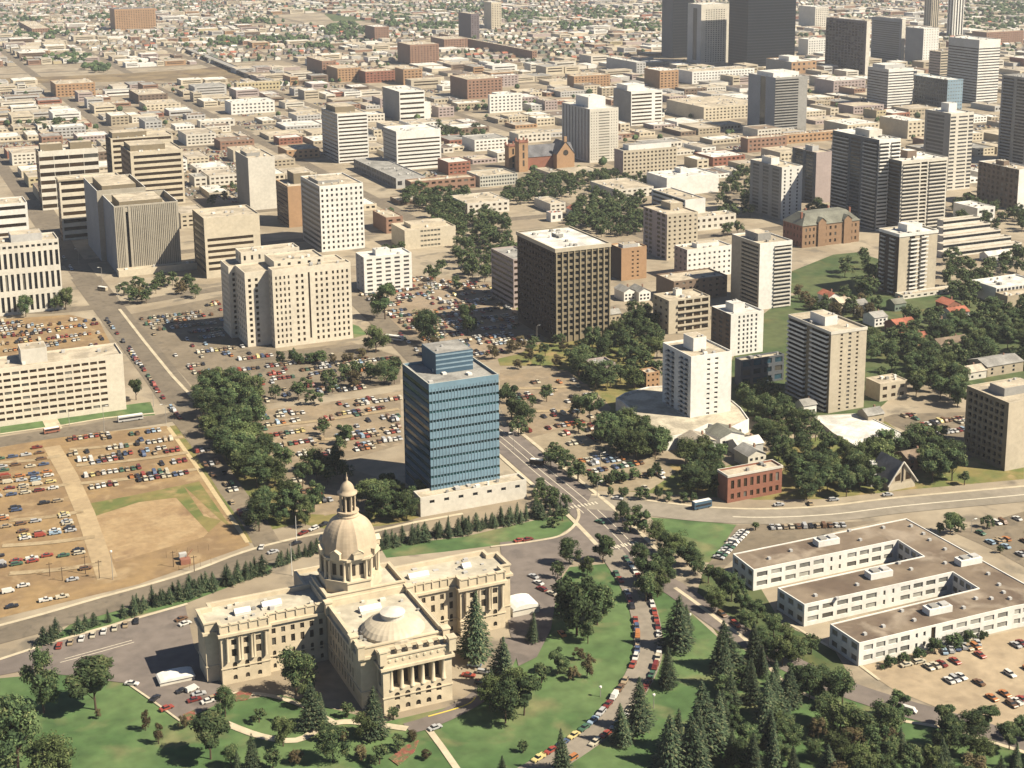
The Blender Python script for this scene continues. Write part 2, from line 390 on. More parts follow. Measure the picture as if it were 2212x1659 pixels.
sheet('railway_yard', [(-200, 175), (120, 165), (250, 160), (420, 150), (480, 142), (560, 158), (560, 176), (280, 176), (60, 180), (-200, 188)], mixmat('rail_ballast', (.16, .12, .07), (.24, .18, .10), .03, C=(.10, .07, .05), scaleC=.02), .05)
# dirt lots
sheet('dirt_lot', [(-40, 975), (110, 945), (360, 920), (540, 1178), (300, 1262), (0, 1335), (-80, 1345)], DIRT, .02)
sheet('dirt_patch', [(205, 1095), (300, 1080), (400, 1075), (470, 1130), (440, 1160), (250, 1215), (215, 1160)], mixmat('scraped_earth', (.37, .265, .145), (.31, .21, .11), .07, C=(.20, .125, .07), scaleC=.05), .03)
sheet('dirt_lot', [(530, 890), (700, 870), (865, 845), (868, 960), (780, 985), (640, 1010), (560, 960)], DIRT2, .03)
sheet('dirt_lot', [(600, 1020), (720, 1000), (900, 1060), (900, 1100), (700, 1112), (640, 1110)], DIRT2, .03)
sheet('parking_lot', [(275, 680), (480, 640), (560, 700), (600, 760), (760, 740), (865, 770), (865, 830), (560, 875), (430, 850)], ASPH2, .03)
sheet('parking_lot', [(765, 640), (900, 595), (1060, 610), (1180, 735), (1120, 765), (1010, 790), (890, 730)], mixmat('sandy_asphalt', (.24, .185, .125), (.29, .225, .155), .05, C=(.24, .19, .14), scaleC=.1), .03)
sheet('dirt_lot', [(1080, 800), (1180, 795), (1225, 800), (1290, 850), (1320, 880), (1300, 930), (1210, 960), (1110, 950), (1080, 880)], DIRT2, .035)
sheet('parking_lot', [(1130, 950), (1300, 905), (1420, 985), (1460, 1020), (1400, 1062), (1290, 1060), (1230, 1000)], mixmat('sandy_lot', (.26, .21, .14), (.31, .255, .175), .05), .035)
sheet('dirt_lot', [(0, 690), (150, 680), (215, 695), (240, 745), (0, 790), (-60, 740)], DIRT, .035)
sheet('parking_lot', [(1590, 1135), (1700, 1132), (1905, 1125), (1600, 1195), (1555, 1235), (1525, 1225), (1560, 1180)], ASPH2, .034)
sheet('parking_lot', [(2060, 1150), (2212, 1105), (2300, 1090), (2400, 1220), (2240, 1240), (2150, 1190)], ASPH2, .034)
sheet('parking_lot', [(1855, 1441), (2212, 1356), (2500, 1300), (2500, 1640), (2212, 1590), (2100, 1560), (1930, 1490)], mixmat('worn_sandy_asphalt', (.34, .265, .175), (.40, .315, .21), .05, C=(.29, .225, .15), scaleC=.08), .034)
sheet('parking_lot', [(1930, 895), (2095, 890), (2150, 940), (2085, 1000), (1985, 945), (1900, 905)], ASPH2, .034)
sheet('parking_lot', [(400, 985), (420, 990), (560, 1140), (540, 1165)], ASPH2, .03) if False else None
sheet('lawn', [(180, 1090), (290, 1070), (395, 1048), (440, 1115), (478, 1125), (450, 1150), (380, 1075), (300, 1085), (190, 1120)], DRY, .045)
sheet('lawn', [(395, 1048), (430, 1040), (500, 1140), (478, 1125)], DRY, .05)
strip('grass_verge', [(268, 690), (318, 760), (360, 822), (415, 868)], 4, LAWN, .05)
sheet('lawn', [(760, 700), (775, 705), (793, 722), (765, 730)], LAWN, .05)
# streets
A = [(130, 540), (160, 590), (200, 645), (262, 730), (322, 815), (372, 880), (420, 945), (500, 1060), (560, 1140), (575, 1165)]
strip('street', [(185, 600), (235, 665), (300, 748), (348, 810), (392, 870)], 21, ASPH, .06)
strip('street', [(60, 395), (110, 480), (140, 540), (185, 600), (240, 670)], 17, ASPH, .055)
strip('pavement', [(258, 668), (312, 738), (372, 812), (428, 872)], 1.9, CONC, .16, th=.12)
strip('street', [(-80, 972), (0, 955), (115, 937), (230, 922), (330, 908), (400, 896), (450, 885)], 15, ASPH, .065)
strip('pavement', [(-80, 953), (0, 938), (135, 919), (230, 903), (335, 893)], 1.6, CONC, .16, th=.12)
sheet('pavement', [(88, 902), (118, 895), (135, 925), (105, 937)], CONC, .17)
strip('pavement', [(364, 924), (420, 1000), (480, 1090), (536, 1172)], 2.2, mat('sandy_path', (.48, .38, .22), .95, .12, .6), .1)
strip('grass_verge', [(373, 920), (432, 1000), (495, 1090), (548, 1172)], 3, DRY, .09)
strip('street', [(390, 900), (430, 950), (500, 1060), (545, 1120), (580, 1180)], 11, ASPH2, .058)
strip('lane', [(112, 965), (150, 1030), (185, 1110), (232, 1250)], 8, mixmat('dirt_lane', (.42, .32, .19), (.36, .27, .16), .06), .06)
strip('street', [(-80, 650), (0, 672), (120, 672), (215, 663), (330, 648), (420, 632), (500, 620)], 13, ASPH, .062)
strip('street', [(540, 775), (620, 768), (760, 752), (870, 738), (1000, 715)], 11, ASPH, .07)
strip('street', [(765, 640), (818, 690), (880, 752), (940, 812), (1010, 880), (1085, 950)], 15, ASPH, .075)
S107 = smooth([(1060, 925), (1100, 957), (1170, 1017), (1270, 1100), (1342, 1170), (1400, 1235), (1470, 1280), (1560, 1345), (1680, 1420), (1800, 1478), (1920, 1520), (2060, 1560), (2260, 1620)])
strip('street', S107[:22], 19, ASPH3, .08); strip('street', S107[21:], 11, ASPH3, .08)
strip('pavement', S107[:20], 2, CONC, .17, off=11, th=.1); strip('pavement', S107[:17], 2, CONC, .17, off=-11, th=.1)
for k_, o_ in enumerate((-.3, 3.6, -3.6)): strip('lane_marking', S107[:21], .35, PAINT, .11, off=o_)
strip('path', smooth([(1458, 1270), (1500, 1300), (1560, 1345), (1610, 1382), (1660, 1440), (1700, 1478), (1760, 1510), (1830, 1535), (1880, 1547), (2035, 1572), (2130, 1600), (2260, 1640)]), 1.7, CONC, .12)
# avenue sweeping round the north of the grounds
AVE = smooth([(-120, 1405), (0, 1372), (100, 1345), (220, 1310), (330, 1280), (440, 1246), (545, 1206), (640, 1180), (740, 1160)])
strip('avenue', AVE, 14.5, ASPH, .07)
strip('kerb', AVE, 1.6, CONC, .17, off=7.6, th=.12)
strip('street', [(740, 1160), (830, 1146), (900, 1134)], 10, ASPH, .066)
strip('path', [(690, 1172), (800, 1150), (900, 1128), (1000, 1110)], 2, CONC, .1)
EAV = smooth([(1270, 1085), (1330, 1090), (1410, 1100), (1520, 1112), (1650, 1117), (1800, 1110), (1950, 1092), (2212, 1068), (2400, 1050)])
strip('avenue', EAV, 16, mixmat('pale_asphalt', (.235, .205, .16), (.275, .24, .19), .04), .074)
strip('kerb', EAV, 1.6, CONC, .17, off=8.6, th=.12)
strip('lane_marking', EAV[14:], .8, PAINT, .1, off=-.6)
# drives round the domed building
sheet('drive', [(-80, 1447), (0, 1427), (120, 1388), (300, 1337), (400, 1308), (420, 1400), (480, 1484), (475, 1519), (390, 1559), (275, 1477), (140, 1459), (50, 1450), (-80, 1475)], ASPH3, .05)
strip('kerb', [(-80, 1446), (0, 1425), (120, 1386), (300, 1335), (405, 1305)], 1.4, CONC, .18, th=.12)
strip('kerb', [(275, 1477), (330, 1515), (390, 1559)], .8, CONC, .17, th=.12)
strip('lane_marking', [(130, 1432), (220, 1408), (290, 1388)], .35, PAINT, .075); strip('lane_marking', [(140, 1424), (220, 1402), (285, 1384)], .35, PAINT, .075)
sheet('drive', [(1080, 1172), (1205, 1162), (1240, 1142), (1262, 1108), (1300, 1140), (1330, 1180), (1310, 1205), (1240, 1212), (1215, 1240), (1200, 1300), (1190, 1360), (1160, 1420), (1120, 1440), (1100, 1360)], ASPH3, .05)
strip('kerb', smooth([(1060, 1182), (1140, 1172), (1205, 1160), (1235, 1142), (1250, 1118), (1248, 1100)]), 1.3, CONC, .18, th=.12)
LANE = smooth([(1318, 1190), (1352, 1240), (1380, 1290), (1397, 1350), (1400, 1410), (1380, 1465), (1345, 1520), (1300, 1570), (1240, 1615), (1160, 1665), (1060, 1720)])
strip('drive', LANE, 10.5, mixmat('drive_asphalt', (.225, .195, .155), (.26, .225, .18), .06), .055)
strip('drive', smooth([(880, 1575), (930, 1560), (985, 1535), (1040, 1500), (1085, 1440), (1110, 1380)]), 7, ASPH3, .052)
strip('yellow_kerb', smooth([(925, 1549), (985, 1532), (1015, 1520), (1027, 1508)]), .5, mat('yellow_paint', (.62, .48, .08), .7, .1), .16, th=.1)
strip('path', [(925, 1575), (955, 1615), (1000, 1680)], 2.2, CONC, .1)
strip('path', smooth([(480, 1560), (560, 1590), (640, 1600), (700, 1570), (760, 1560), (880, 1575)]), 3, CONC, .06)
strip('path', smooth([(470, 1500), (560, 1500), (640, 1520), (720, 1560)]), 2, CONC, .07)
strip('path', [(1700, 1345), (1850, 1432), (1900, 1470)], 1.2, CONC, .1)
BED = mixmat('flower_bed', (.22, .07, .05), (.10, .12, .05), .5, C=(.34, .16, .10), scaleC=1.2)
for pts in ([(840, 1640), (880, 1610), (905, 1600), (895, 1625), (860, 1655)], [(500, 1503), (520, 1494), (545, 1498), (535, 1512), (510, 1516)], [(395, 1545), (420, 1535), (425, 1560), (400, 1565)]):
    tag(sheet('flower_bed', pts, BED, .35, th=.3), kind='stuff')
# wheel tracks worn into the unpaved lots
TRK = mixmat('worn_track', (.37, .29, .18), (.31, .235, .14), .1, C=(.25, .18, .10), scaleC=.2)
for a, b_ in (((0, 1000), (130, 985)), ((10, 1062), (150, 1046)), ((150, 972), (395, 944)), ((165, 1006), (405, 978)), ((175, 1045), (425, 1014)), ((20, 1125), (180, 1105)), ((5, 1180), (205, 1160)), ((20, 1240), (220, 1218)),
              ((545, 925), (862, 884)), ((570, 965), (865, 925)), ((1100, 840), (1270, 832)), ((1110, 890), (1300, 880))):
    strip('wheel_track', smooth([a, ((a[0]+b_[0])/2+3, (a[1]+b_[1])/2+2.5), b_]), 3.6, TRK, 0)
# stop lines and crossings on the boulevard
for x, y, n in ((1262, 1092, 9), (1352, 1178, 8)):
    g = at(x, y); g2 = at(x+20, y+16); dv = Vector((g2[0]-g[0], g2[1]-g[1])).normalized(); nn = Vector((-dv.y, dv.x)); q = MB()
    for k in range(n):
        c_ = Vector(g)+nn*(k-n/2)*1.7; q.face([(*(c_+dv*1.4+nn*.4), .29), (*(c_-dv*1.4+nn*.4), .29), (*(c_-dv*1.4-nn*.4), .29), (*(c_+dv*1.4-nn*.4), .29)], PAINT)
    tag(link('crosswalk', q.mesh('crosswalk')), kind='structure')
# railway overpass far off
g0, g1 = at(402, 104, 5), at(575, 174, 5); dv = (Vector(g1)-Vector(g0)); Lb = dv.length; ob = thing('railway_overpass', 'long dark railway overpass running diagonally across the far left city', 'bridge', (*g0, 0), atan2(dv.y, dv.x))
q = MB(); q.box(0, -7, 4.2, Lb, 7, 5.6, W('grey'), True); q.box(0, -7.2, 5.6, Lb, -6.7, 6.6, W('tan')); q.box(0, 6.7, 5.6, Lb, 7.2, 6.6, W('tan')); link('deck', q.mesh('deck'), ob)
for k in range(14):
    q = MB(); q.box(-1, -6, 0, 1, 6, 4.2, W('dkbrown')); link('pier', q.mesh('pier'), ob, (Lb*(k+.5)/14, 0, 0))
# ------------------------------------------------------------------ towers and blocks, from their picture corners
B_ = lambda *a, **k: BX(*a, **k)
bands = lambda r, hf=.45, **k: Fc(1, r, .94, hf, **k)
off, apt = 'office_tower', 'apartment_tower'
# the blue glass block and its podium
m0 = B_((931.5, 1056, 829, 1077, 869, dict(zb=9)), 'teal', 'grey', 'glass_teal', S_=[Fc(1, 12, 1, .3, b=.06, t=.96), Fc(4, 1, .88, .7, 0, 1, b=0, t=.06, mat='glass_pale')], W_=[Fc(1, 12, .98, .55, b=.06, t=.96, mat='glass_teal')],
        par=1.2, ph=[(.28, .45, .82, .98, 9.5, 'blue')], pcol='lime', vents=2)
m0['ew'] = {3: 'blue'}  # west wall in dark blue, its shade put into the colour
x0, y0 = m0['poly'][0]; x1, y1 = m0['poly'][2]
pod = dict(poly=[at(909, 1117), (at(1150, 1086)[0], at(909, 1117)[1]), (at(1150, 1086)[0], y0+1), (at(909, 1117)[0], y0+1)], z1=9, wall='offwhite', roof='tan', vents=6, fac={0: [Fc(7, 1, .34, .4, .04, .98, b=.5, t=.9)]})
m0['z0'] = 0.02
ann = building(off, 'blue-green glass office block with dark window bands and a blue rooftop box', [m0], 'office block')
# teal facade: mullion fins are part of the skin
mull = MB()
for i in range(1, 22):
    xx = (x1-x0)*i/22; mull.box(xx-.09, -.16, m0['z1']*.06, xx+.09, 0, m0['z1']*.96, W('endblue'))
link('mullions', mull.mesh('mullions'), ann)
pb = MB(); px0, px1 = (x1-x0)*.28, (x1-x0)*.82; pyy = (y1-y0)*.45
for j in range(4): pb.box(px0-.06, pyy-.12, m0['z1']+.8+j*2.1, px1+.06, pyy-.02, m0['z1']+1.5+j*2.1, W('endblue'))
link('penthouse_louvres', pb.mesh('penthouse_louvres'), ann)
building('podium', 'long low cream podium with a row of small windows below the glass block', [pod], 'building')
# federal style stepped stone block
fx, fy, fw, fd, fh = boxspec(595, 752, 583, 757, 577)
def wx(pix, N, z):
    lo, hi = fx-80, fx+20
    for _ in range(40):
        m = (lo+hi)/2
        if proj(m, N, z)[0] < pix: lo = m
        else: hi = m
    return lo
bX, cX = wx(528, fy+9, fh-2), wx(493, fy+33, fh-3)
win = lambda c, r, u0=0, u1=1, **k: Fc(c, r, .42, .55, u0, u1, b=.03, t=.93, **k)
fm = [dict(poly=rect(fx, fy, fx+fw, fy+9), z1=fh, wall='stone', roof='tan', glass='glass_brown', par=.7,
           fac={0: [win(4, 12, .02, .23), win(2, 12, .27, .41), win(2, 12, .52, .71) if False else win(3, 12, .52, .72), win(4, 12, .74, .98), Fc(1, 1, .3, .85, .42, .5)], 3: [win(2, 12)]}),
      dict(poly=rect(bX, fy+9.02, fx+fw+1, fy+33), z1=fh-2, wall='stone', roof='tan', glass='glass_brown', par=.7, fac={0: [win(2, 12, .01, .14)], 3: [win(5, 12)]}, vents=0),
      dict(poly=rect(cX, fy+33.02, fx+fw-14, fy+54), z1=fh-3, wall='stone', roof='tan', glass='glass_brown', par=.7, fac={0: [win(2, 12, .02, .16)], 3: [win(6, 12)]}),
      dict(poly=rect(fx+4, fy+9.5, fx+fw-14, fy+32), z0=fh-2, z1=fh+3, wall='stone', roof='tan', fac={0: [Fc(5, 1, .3, .4)]}),
      dict(poly=rect(cX+9, fy+36, fx+fw-22, fy+50), z0=fh-3, z1=fh+4.5, wall='stone', roof='tan', fac={0: [Fc(8, 1, .3, .4)], 3: [Fc(2, 1, .3, .4)]})]
building(off, 'tall cream stone block with stepped wings and rows of small paired windows', fm, 'office block')
T = []
def bd(name, label, m, cat='building', **k): return building(name, label, m if isinstance(m, list) else [m], cat, **k)
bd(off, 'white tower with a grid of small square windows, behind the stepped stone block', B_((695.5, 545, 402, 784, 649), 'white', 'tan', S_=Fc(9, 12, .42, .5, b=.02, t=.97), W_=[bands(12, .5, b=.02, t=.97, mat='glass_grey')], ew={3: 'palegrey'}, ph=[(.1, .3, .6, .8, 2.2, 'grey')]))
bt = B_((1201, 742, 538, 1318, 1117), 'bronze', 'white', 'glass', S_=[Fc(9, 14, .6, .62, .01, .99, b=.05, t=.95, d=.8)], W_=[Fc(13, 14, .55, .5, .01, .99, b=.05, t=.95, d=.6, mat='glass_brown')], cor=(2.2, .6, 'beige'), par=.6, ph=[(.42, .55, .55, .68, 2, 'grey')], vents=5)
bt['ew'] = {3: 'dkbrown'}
bto = bd(off, 'large dark bronze tower with a pale flat roof and full-height piers', bt, 'office block')
bw = bt['poly'][1][0]-bt['poly'][0][0]; q = MB()
for i in range(10): q.box(bw*(.01+.98*i/9)-.35, -.7, 0, bw*(.01+.98*i/9)+.35, 0, bt['z1']-2.3, W('piers'))
link('piers', q.mesh('piers'), bto)
bd(apt, 'bright white apartment tower on a round podium deck, balconies down its west side', B_((1491, 900, 771, 1581, 1432, dict(zb=7)), 'white', 'tan', 'glass', S_=[Fc(1, 14, .55, .42, .36, .50, b=.02, t=.96, mat='glass_grey', d=1.), Fc(1, 14, .55, .42, .55, .70, b=.02, t=.96, mat='glass_grey', d=1.)],
   W_=[Fc(2, 14, .6, .5, .12, .45, b=.02, t=.96, mat='glass_grey'), Fc(2, 14, .6, .5, .6, .92, b=.02, t=.96, mat='glass_grey')], bal={3: [(.14, .4, 14, 1.1, 'palegrey', .02, .96), (.62, .9, 14, 1.1, 'palegrey', .02, .96)]}, ph=[(.3, .35, .62, .7, 7, 'white')]))
bd(apt, 'tan ribbed apartment tower with long blue-white balconies on its shaded side', B_((1789, 893, 718.5, 1873, 1704), 'beige', 'tan', 'glass_brown', S_=[Fc(1, 19, .8, .5, .26, .34, b=.01, t=.97), Fc(1, 19, .8, .5, .48, .58, b=.01, t=.97, mat='glass_grey'), Fc(1, 19, .8, .5, .70, .78, b=.01, t=.97)],
   W_=[Fc(1, 17, 1, .62, .02, .44, b=.01, t=.97), Fc(1, 17, 1, .62, .56, .95, b=.01, t=.97)], bal={3: [(.02, .44, 17, 1.5, 'white', .01, .97), (.56, .95, 17, 1.5, 'white', .01, .97)]}, ph=[(.25, .35, .6, .7, 5, 'white')], ew={3: 'bronze'}, cor=(1.4, .25, 'offwhite')))
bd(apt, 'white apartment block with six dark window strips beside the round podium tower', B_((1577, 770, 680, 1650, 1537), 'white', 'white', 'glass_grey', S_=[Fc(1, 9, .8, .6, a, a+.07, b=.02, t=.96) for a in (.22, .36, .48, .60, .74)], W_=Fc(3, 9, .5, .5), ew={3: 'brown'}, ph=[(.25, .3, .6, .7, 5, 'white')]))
bd(apt, 'cream apartment tower with stacked balconies on its right half, south of the old school', B_((1638, 670, 527, 1712, 1581), 'white', 'tan', 'glass_brown', S_=[Fc(1, 16, 1, .5, .44, .98, b=.01, t=.95, d=1.2)], W_=[Fc(1, 16, 1, .55, .35, .95, b=.01, t=.96, d=1.)], ew={3: 'beige'}, bal={0: [(.44, .98, 16, .8, 'offwhite', .01, .95)]}, ph=[(.2, .3, .6, .75, 5, 'grey')]))
bd('apartment_block', 'low grey-beige apartment block with five balcony rows and a white roof hut', [B_((1444, 722, 650, 1534, 1411), 'beige', 'tan', 'glass_brown', S_=[Fc(4, 5, .8, .55, .2, .98)], W_=Fc(3, 5, .4, .4), bal={0: [(.2, .98, 5, 1., 'beige', 0, .98)]}, ph=[(.4, .6, .55, .8, 4, 'white')])], 'apartment block')
bd('apartment_block', 'brown flat-roofed block with a gravel roof behind the grey-beige balcony block', B_((1455, 655, 632, 1500, 1405, dict(w=42, d=24, h=15)), 'brown', 'tan', S_=Fc(8, 4, .4, .4)), 'apartment block')
bd('apartment_block', 'white five-storey block with small windows left of the cream balcony tower', B_((1483.5, 604, 540, 1581, 1457), 'white', 'tan', 'glass_grey', S_=Fc(9, 5, .4, .42, b=.03, t=.9), W_=Fc(3, 5, .4, .4), ew={3: 'pink'}, ph=[(.3, .3, .8, .7, 3, 'white')]), 'apartment block')
bd('apartment_block', 'tall tan apartment block with a striped shaded side behind the orange block', B_((1440, 563, 464, 1508, 1390), 'beige', 'tan', 'glass_brown', S_=Fc(6, 10, .4, .45, b=.02, t=.97), W_=[Fc(2, 10, .7, .6, .05, .4), Fc(2, 10, .7, .6, .55, .95)], ew={3: 'pink'}, ph=[(.5, .5, .9, .9, 5, 'tan')]), 'apartment block')
bd('brick_block', 'orange brick block with two columns of windows right of the bronze tower', B_((1342, 607, 537, 1397, 1318), 'orange', 'tan', 'glass_brown', S_=Fc(2, 7, .4, .4, .35, .75, b=.05, t=.92), ew={3: 'dkbrown'}, ph=[(.1, .1, .7, .5, 3, 'palegrey')]), 'brick block')
bd('apartment_block', 'pinkish grey banded block half hidden behind the bronze tower', B_((1110, 665, 560, 1160, 1061), 'pink', 'grey', 'glass_brown', S_=bands(8), W_=bands(9, .5)), 'apartment block')
ck = B_((1937, 640, 507, 2026, 1900), 'beige', 'white', 'glass_brown', S_=[Fc(1, 14, .9, .7, .26, .42, b=.03, t=.95, d=1.2), Fc(1, 14, .9, .7, .52, .66, b=.03, t=.95, d=1.2)], W_=[Fc(1, 14, .8, .6, .1, .35, b=.03, t=.95), Fc(1, 14, .8, .6, .55, .85, b=.03, t=.95)],
        bal={0: [(.28, .5, 14, 1.3, 'white', .03, .95), (.56, .74, 14, 1.3, 'white', .05, .97)], 3: [(.12, .34, 14, 1.3, 'palegrey', .03, .95), (.58, .82, 14, 1.3, 'palegrey', .03, .95)]}, cor=(2, .4, 'white'), ph=[(.35, .3, .75, .75, 5, 'white')], ew={3: 'dkbrown'})
bd(apt, 'tan balcony tower with a white rim and checkered balconies, standing on white legs', ck)
tx, ty_ = ck['poly'][0]
bd('podium', 'flat pale terrace deck under the checkered balcony tower', dict(poly=rect(tx-2, ty_-9, tx+52, ty_-.5), z1=3, wall='offwhite', roof='tan', fac={0: [Fc(10, 1, .5, .4)]}), 'terrace')
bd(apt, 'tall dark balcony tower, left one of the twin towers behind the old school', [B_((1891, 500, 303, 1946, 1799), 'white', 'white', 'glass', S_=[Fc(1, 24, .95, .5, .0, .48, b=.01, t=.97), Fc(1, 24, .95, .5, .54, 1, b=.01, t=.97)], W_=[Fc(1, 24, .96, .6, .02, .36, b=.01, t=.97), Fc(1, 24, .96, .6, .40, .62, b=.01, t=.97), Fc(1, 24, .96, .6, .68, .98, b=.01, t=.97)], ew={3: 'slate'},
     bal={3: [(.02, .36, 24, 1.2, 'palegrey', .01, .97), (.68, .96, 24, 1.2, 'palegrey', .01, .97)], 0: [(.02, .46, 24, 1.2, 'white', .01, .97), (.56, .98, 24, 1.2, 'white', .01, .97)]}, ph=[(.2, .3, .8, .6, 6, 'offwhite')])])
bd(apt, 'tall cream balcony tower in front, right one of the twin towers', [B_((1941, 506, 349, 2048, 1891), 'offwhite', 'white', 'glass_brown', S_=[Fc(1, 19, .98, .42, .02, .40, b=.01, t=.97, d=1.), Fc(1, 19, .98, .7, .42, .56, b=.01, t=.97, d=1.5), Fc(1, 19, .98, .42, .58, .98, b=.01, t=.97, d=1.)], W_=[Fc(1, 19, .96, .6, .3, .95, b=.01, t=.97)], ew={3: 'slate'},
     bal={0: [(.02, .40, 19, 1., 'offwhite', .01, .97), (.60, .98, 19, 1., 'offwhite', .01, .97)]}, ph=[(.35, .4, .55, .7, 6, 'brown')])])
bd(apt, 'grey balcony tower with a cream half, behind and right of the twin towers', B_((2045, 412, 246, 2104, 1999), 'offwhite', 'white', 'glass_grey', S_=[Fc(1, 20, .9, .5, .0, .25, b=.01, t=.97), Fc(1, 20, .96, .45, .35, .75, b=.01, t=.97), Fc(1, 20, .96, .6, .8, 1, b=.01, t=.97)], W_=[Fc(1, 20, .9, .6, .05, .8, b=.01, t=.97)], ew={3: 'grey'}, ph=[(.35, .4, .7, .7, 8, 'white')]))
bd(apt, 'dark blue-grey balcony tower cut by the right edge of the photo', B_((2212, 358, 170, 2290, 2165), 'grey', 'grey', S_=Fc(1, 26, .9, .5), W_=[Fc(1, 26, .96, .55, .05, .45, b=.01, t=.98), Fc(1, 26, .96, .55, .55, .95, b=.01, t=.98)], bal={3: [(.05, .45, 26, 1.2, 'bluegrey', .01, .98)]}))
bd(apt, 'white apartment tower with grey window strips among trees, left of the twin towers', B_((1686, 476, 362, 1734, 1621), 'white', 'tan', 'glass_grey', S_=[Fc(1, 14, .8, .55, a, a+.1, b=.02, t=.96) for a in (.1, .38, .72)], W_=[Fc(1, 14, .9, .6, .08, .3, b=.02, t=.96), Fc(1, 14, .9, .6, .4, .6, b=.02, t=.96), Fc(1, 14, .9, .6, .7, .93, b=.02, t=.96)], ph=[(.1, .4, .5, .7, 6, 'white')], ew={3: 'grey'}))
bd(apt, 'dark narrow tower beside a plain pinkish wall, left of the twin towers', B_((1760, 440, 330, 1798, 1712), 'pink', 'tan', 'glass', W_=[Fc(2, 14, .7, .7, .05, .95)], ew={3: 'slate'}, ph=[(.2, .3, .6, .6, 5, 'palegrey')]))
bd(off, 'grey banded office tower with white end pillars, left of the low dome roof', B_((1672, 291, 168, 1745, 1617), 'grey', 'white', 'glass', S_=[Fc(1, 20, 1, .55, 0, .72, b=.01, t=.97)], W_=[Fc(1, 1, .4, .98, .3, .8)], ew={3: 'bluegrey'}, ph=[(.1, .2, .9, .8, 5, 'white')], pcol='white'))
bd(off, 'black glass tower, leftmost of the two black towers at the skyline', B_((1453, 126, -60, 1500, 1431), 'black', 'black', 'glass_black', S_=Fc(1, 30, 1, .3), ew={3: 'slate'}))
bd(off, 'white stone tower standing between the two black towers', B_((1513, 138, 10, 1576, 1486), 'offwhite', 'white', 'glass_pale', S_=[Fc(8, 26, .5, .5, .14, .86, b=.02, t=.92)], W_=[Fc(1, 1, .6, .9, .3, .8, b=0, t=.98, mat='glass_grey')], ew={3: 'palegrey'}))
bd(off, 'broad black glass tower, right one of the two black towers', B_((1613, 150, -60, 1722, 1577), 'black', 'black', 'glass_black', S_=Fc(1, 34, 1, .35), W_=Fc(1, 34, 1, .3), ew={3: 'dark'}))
bd('office_block', 'low orange-tan block with a white dome on its roof below the black towers', B_((1709, 168, 134, 1764, 1655), 'orange', 'white', S_=Fc(5, 3, .4, .4), ew={3: 'grey'}, ph=[(.2, .3, .6, .7, 7, 'white')]), 'office block')
bd(off, 'dark purple-brown tower with a pale corner column', B_((1868, 162, 46, 1881, 1785), 'offwhite', 'white', W_=[Fc(12, 18, .8, .75, .0, .95, b=.01, t=.96, mat='glass_brown')], ew={3: 'purple'}))
bd(off, 'grey banded tower with a pale right edge beside the purple-brown tower', B_((1945, 133, 42, 1957, 1884), 'offwhite', 'grey', W_=[Fc(1, 18, .96, .6, .02, .95, b=.01, t=.93, mat='glass_grey')], ew={3: 'bluegrey'}))
bd(off, 'plain white tower with a bluish shaded side at the skyline', B_((1992, 140, 62, 2029, 1957), 'white', 'white', S_=Fc(6, 14, .4, .4, mat='glass_pale'), ew={3: 'bluegrey'}))
bd(off, 'beige tower with vertical stripes, top centre-right of the skyline', B_((2010, 62, -10, 2030, 1998), 'beige', 'white', S_=Fc(4, 1, .5, .96), W_=Fc(3, 1, .4, .96)))
bd(off, 'slim white tower with vertical black stripes near the top right', B_((2056, 78, -8, 2084, 2049), 'white', 'white', 'glass', S_=Fc(4, 1, .5, .98), W_=Fc(2, 1, .5, .98)))
bd(off, 'beige block between the striped slim tower and the white banded tower', B_((2030, 165, 112, 2052, 2008), 'beige', 'tan', S_=bands(9), W_=bands(9), ew={3: 'pink'}))
bd(off, 'large white tower with many thin dark bands near the right edge', B_((2108, 224, 87, 2162, 2050), 'white', 'white', 'glass', S_=[Fc(1, 20, 1, .42, b=.0, t=.88)], W_=[Fc(1, 20, 1, .42, b=0, t=.88)], ew={3: 'palegrey'}))
bd(off, 'white banded tower with a rooftop cube, left of the dark slab block', B_((1916, 238, 150, 1974, 1875), 'white', 'white', 'glass', S_=Fc(1, 14, 1, .42, b=0, t=.94), W_=Fc(1, 14, 1, .42, b=0, t=.94), ew={3: 'palegrey'}, ph=[(.1, .3, .9, .9, 5, 'palegrey')]))
bd(off, 'dark slab office block with a pale blue end wall', B_((2044, 240, 173, 2081, 1975), 'endblue', 'white', W_=Fc(20, 8, .7, .7, mat='glass'), S_=Fc(6, 9, .5, .3, mat='glass_pale'), ew={3: 'slate'}))
bd(apt, 'dark speckled balcony block with a white end wall at the right edge', B_((2196, 455, 367, 2240, 2114), 'white', 'tan', W_=Fc(9, 8, .55, .6, mat='glass_brown'), ew={3: 'brown'}, ph=[(.3, .5, .6, .7, 4, 'brown')]))
for k_, (yy, dx) in enumerate(((505, 0), (520, 12), (535, 26), (549, 40))): T.append(dict(poly=[], _=0))
ta = at(2060, 555)
bd('apartment_block', 'stepped terraced apartment block with long white balcony bands', [dict(poly=rect(ta[0]-10+i*6, ta[1]+7.5*i, ta[0]+66-i*4, ta[1]+7.5*i+7.4), z1=4.5+i*4.2, wall='offwhite', roof='gravel', glass='glass', fac={0: [Fc(1, 1, 1, .5, b=.0 if i == 0 else 1-4.2/(4.5+i*4.2), t=1)]}, vents=0) for i in range(5)], 'apartment block')
bd('pavilion', 'long white flat-roofed pavilion on thin legs among trees near the right edge', B_((2150, 655, 622, 2250, 2098), 'white', 'white', S_=Fc(12, 2, .7, .6, mat='glass_grey')), 'pavilion')
bd('low_block', 'small sandy block at the right edge below the white pavilion', B_((2175, 668, 640, 2260, 2150), 'tan', 'tan'), 'building')
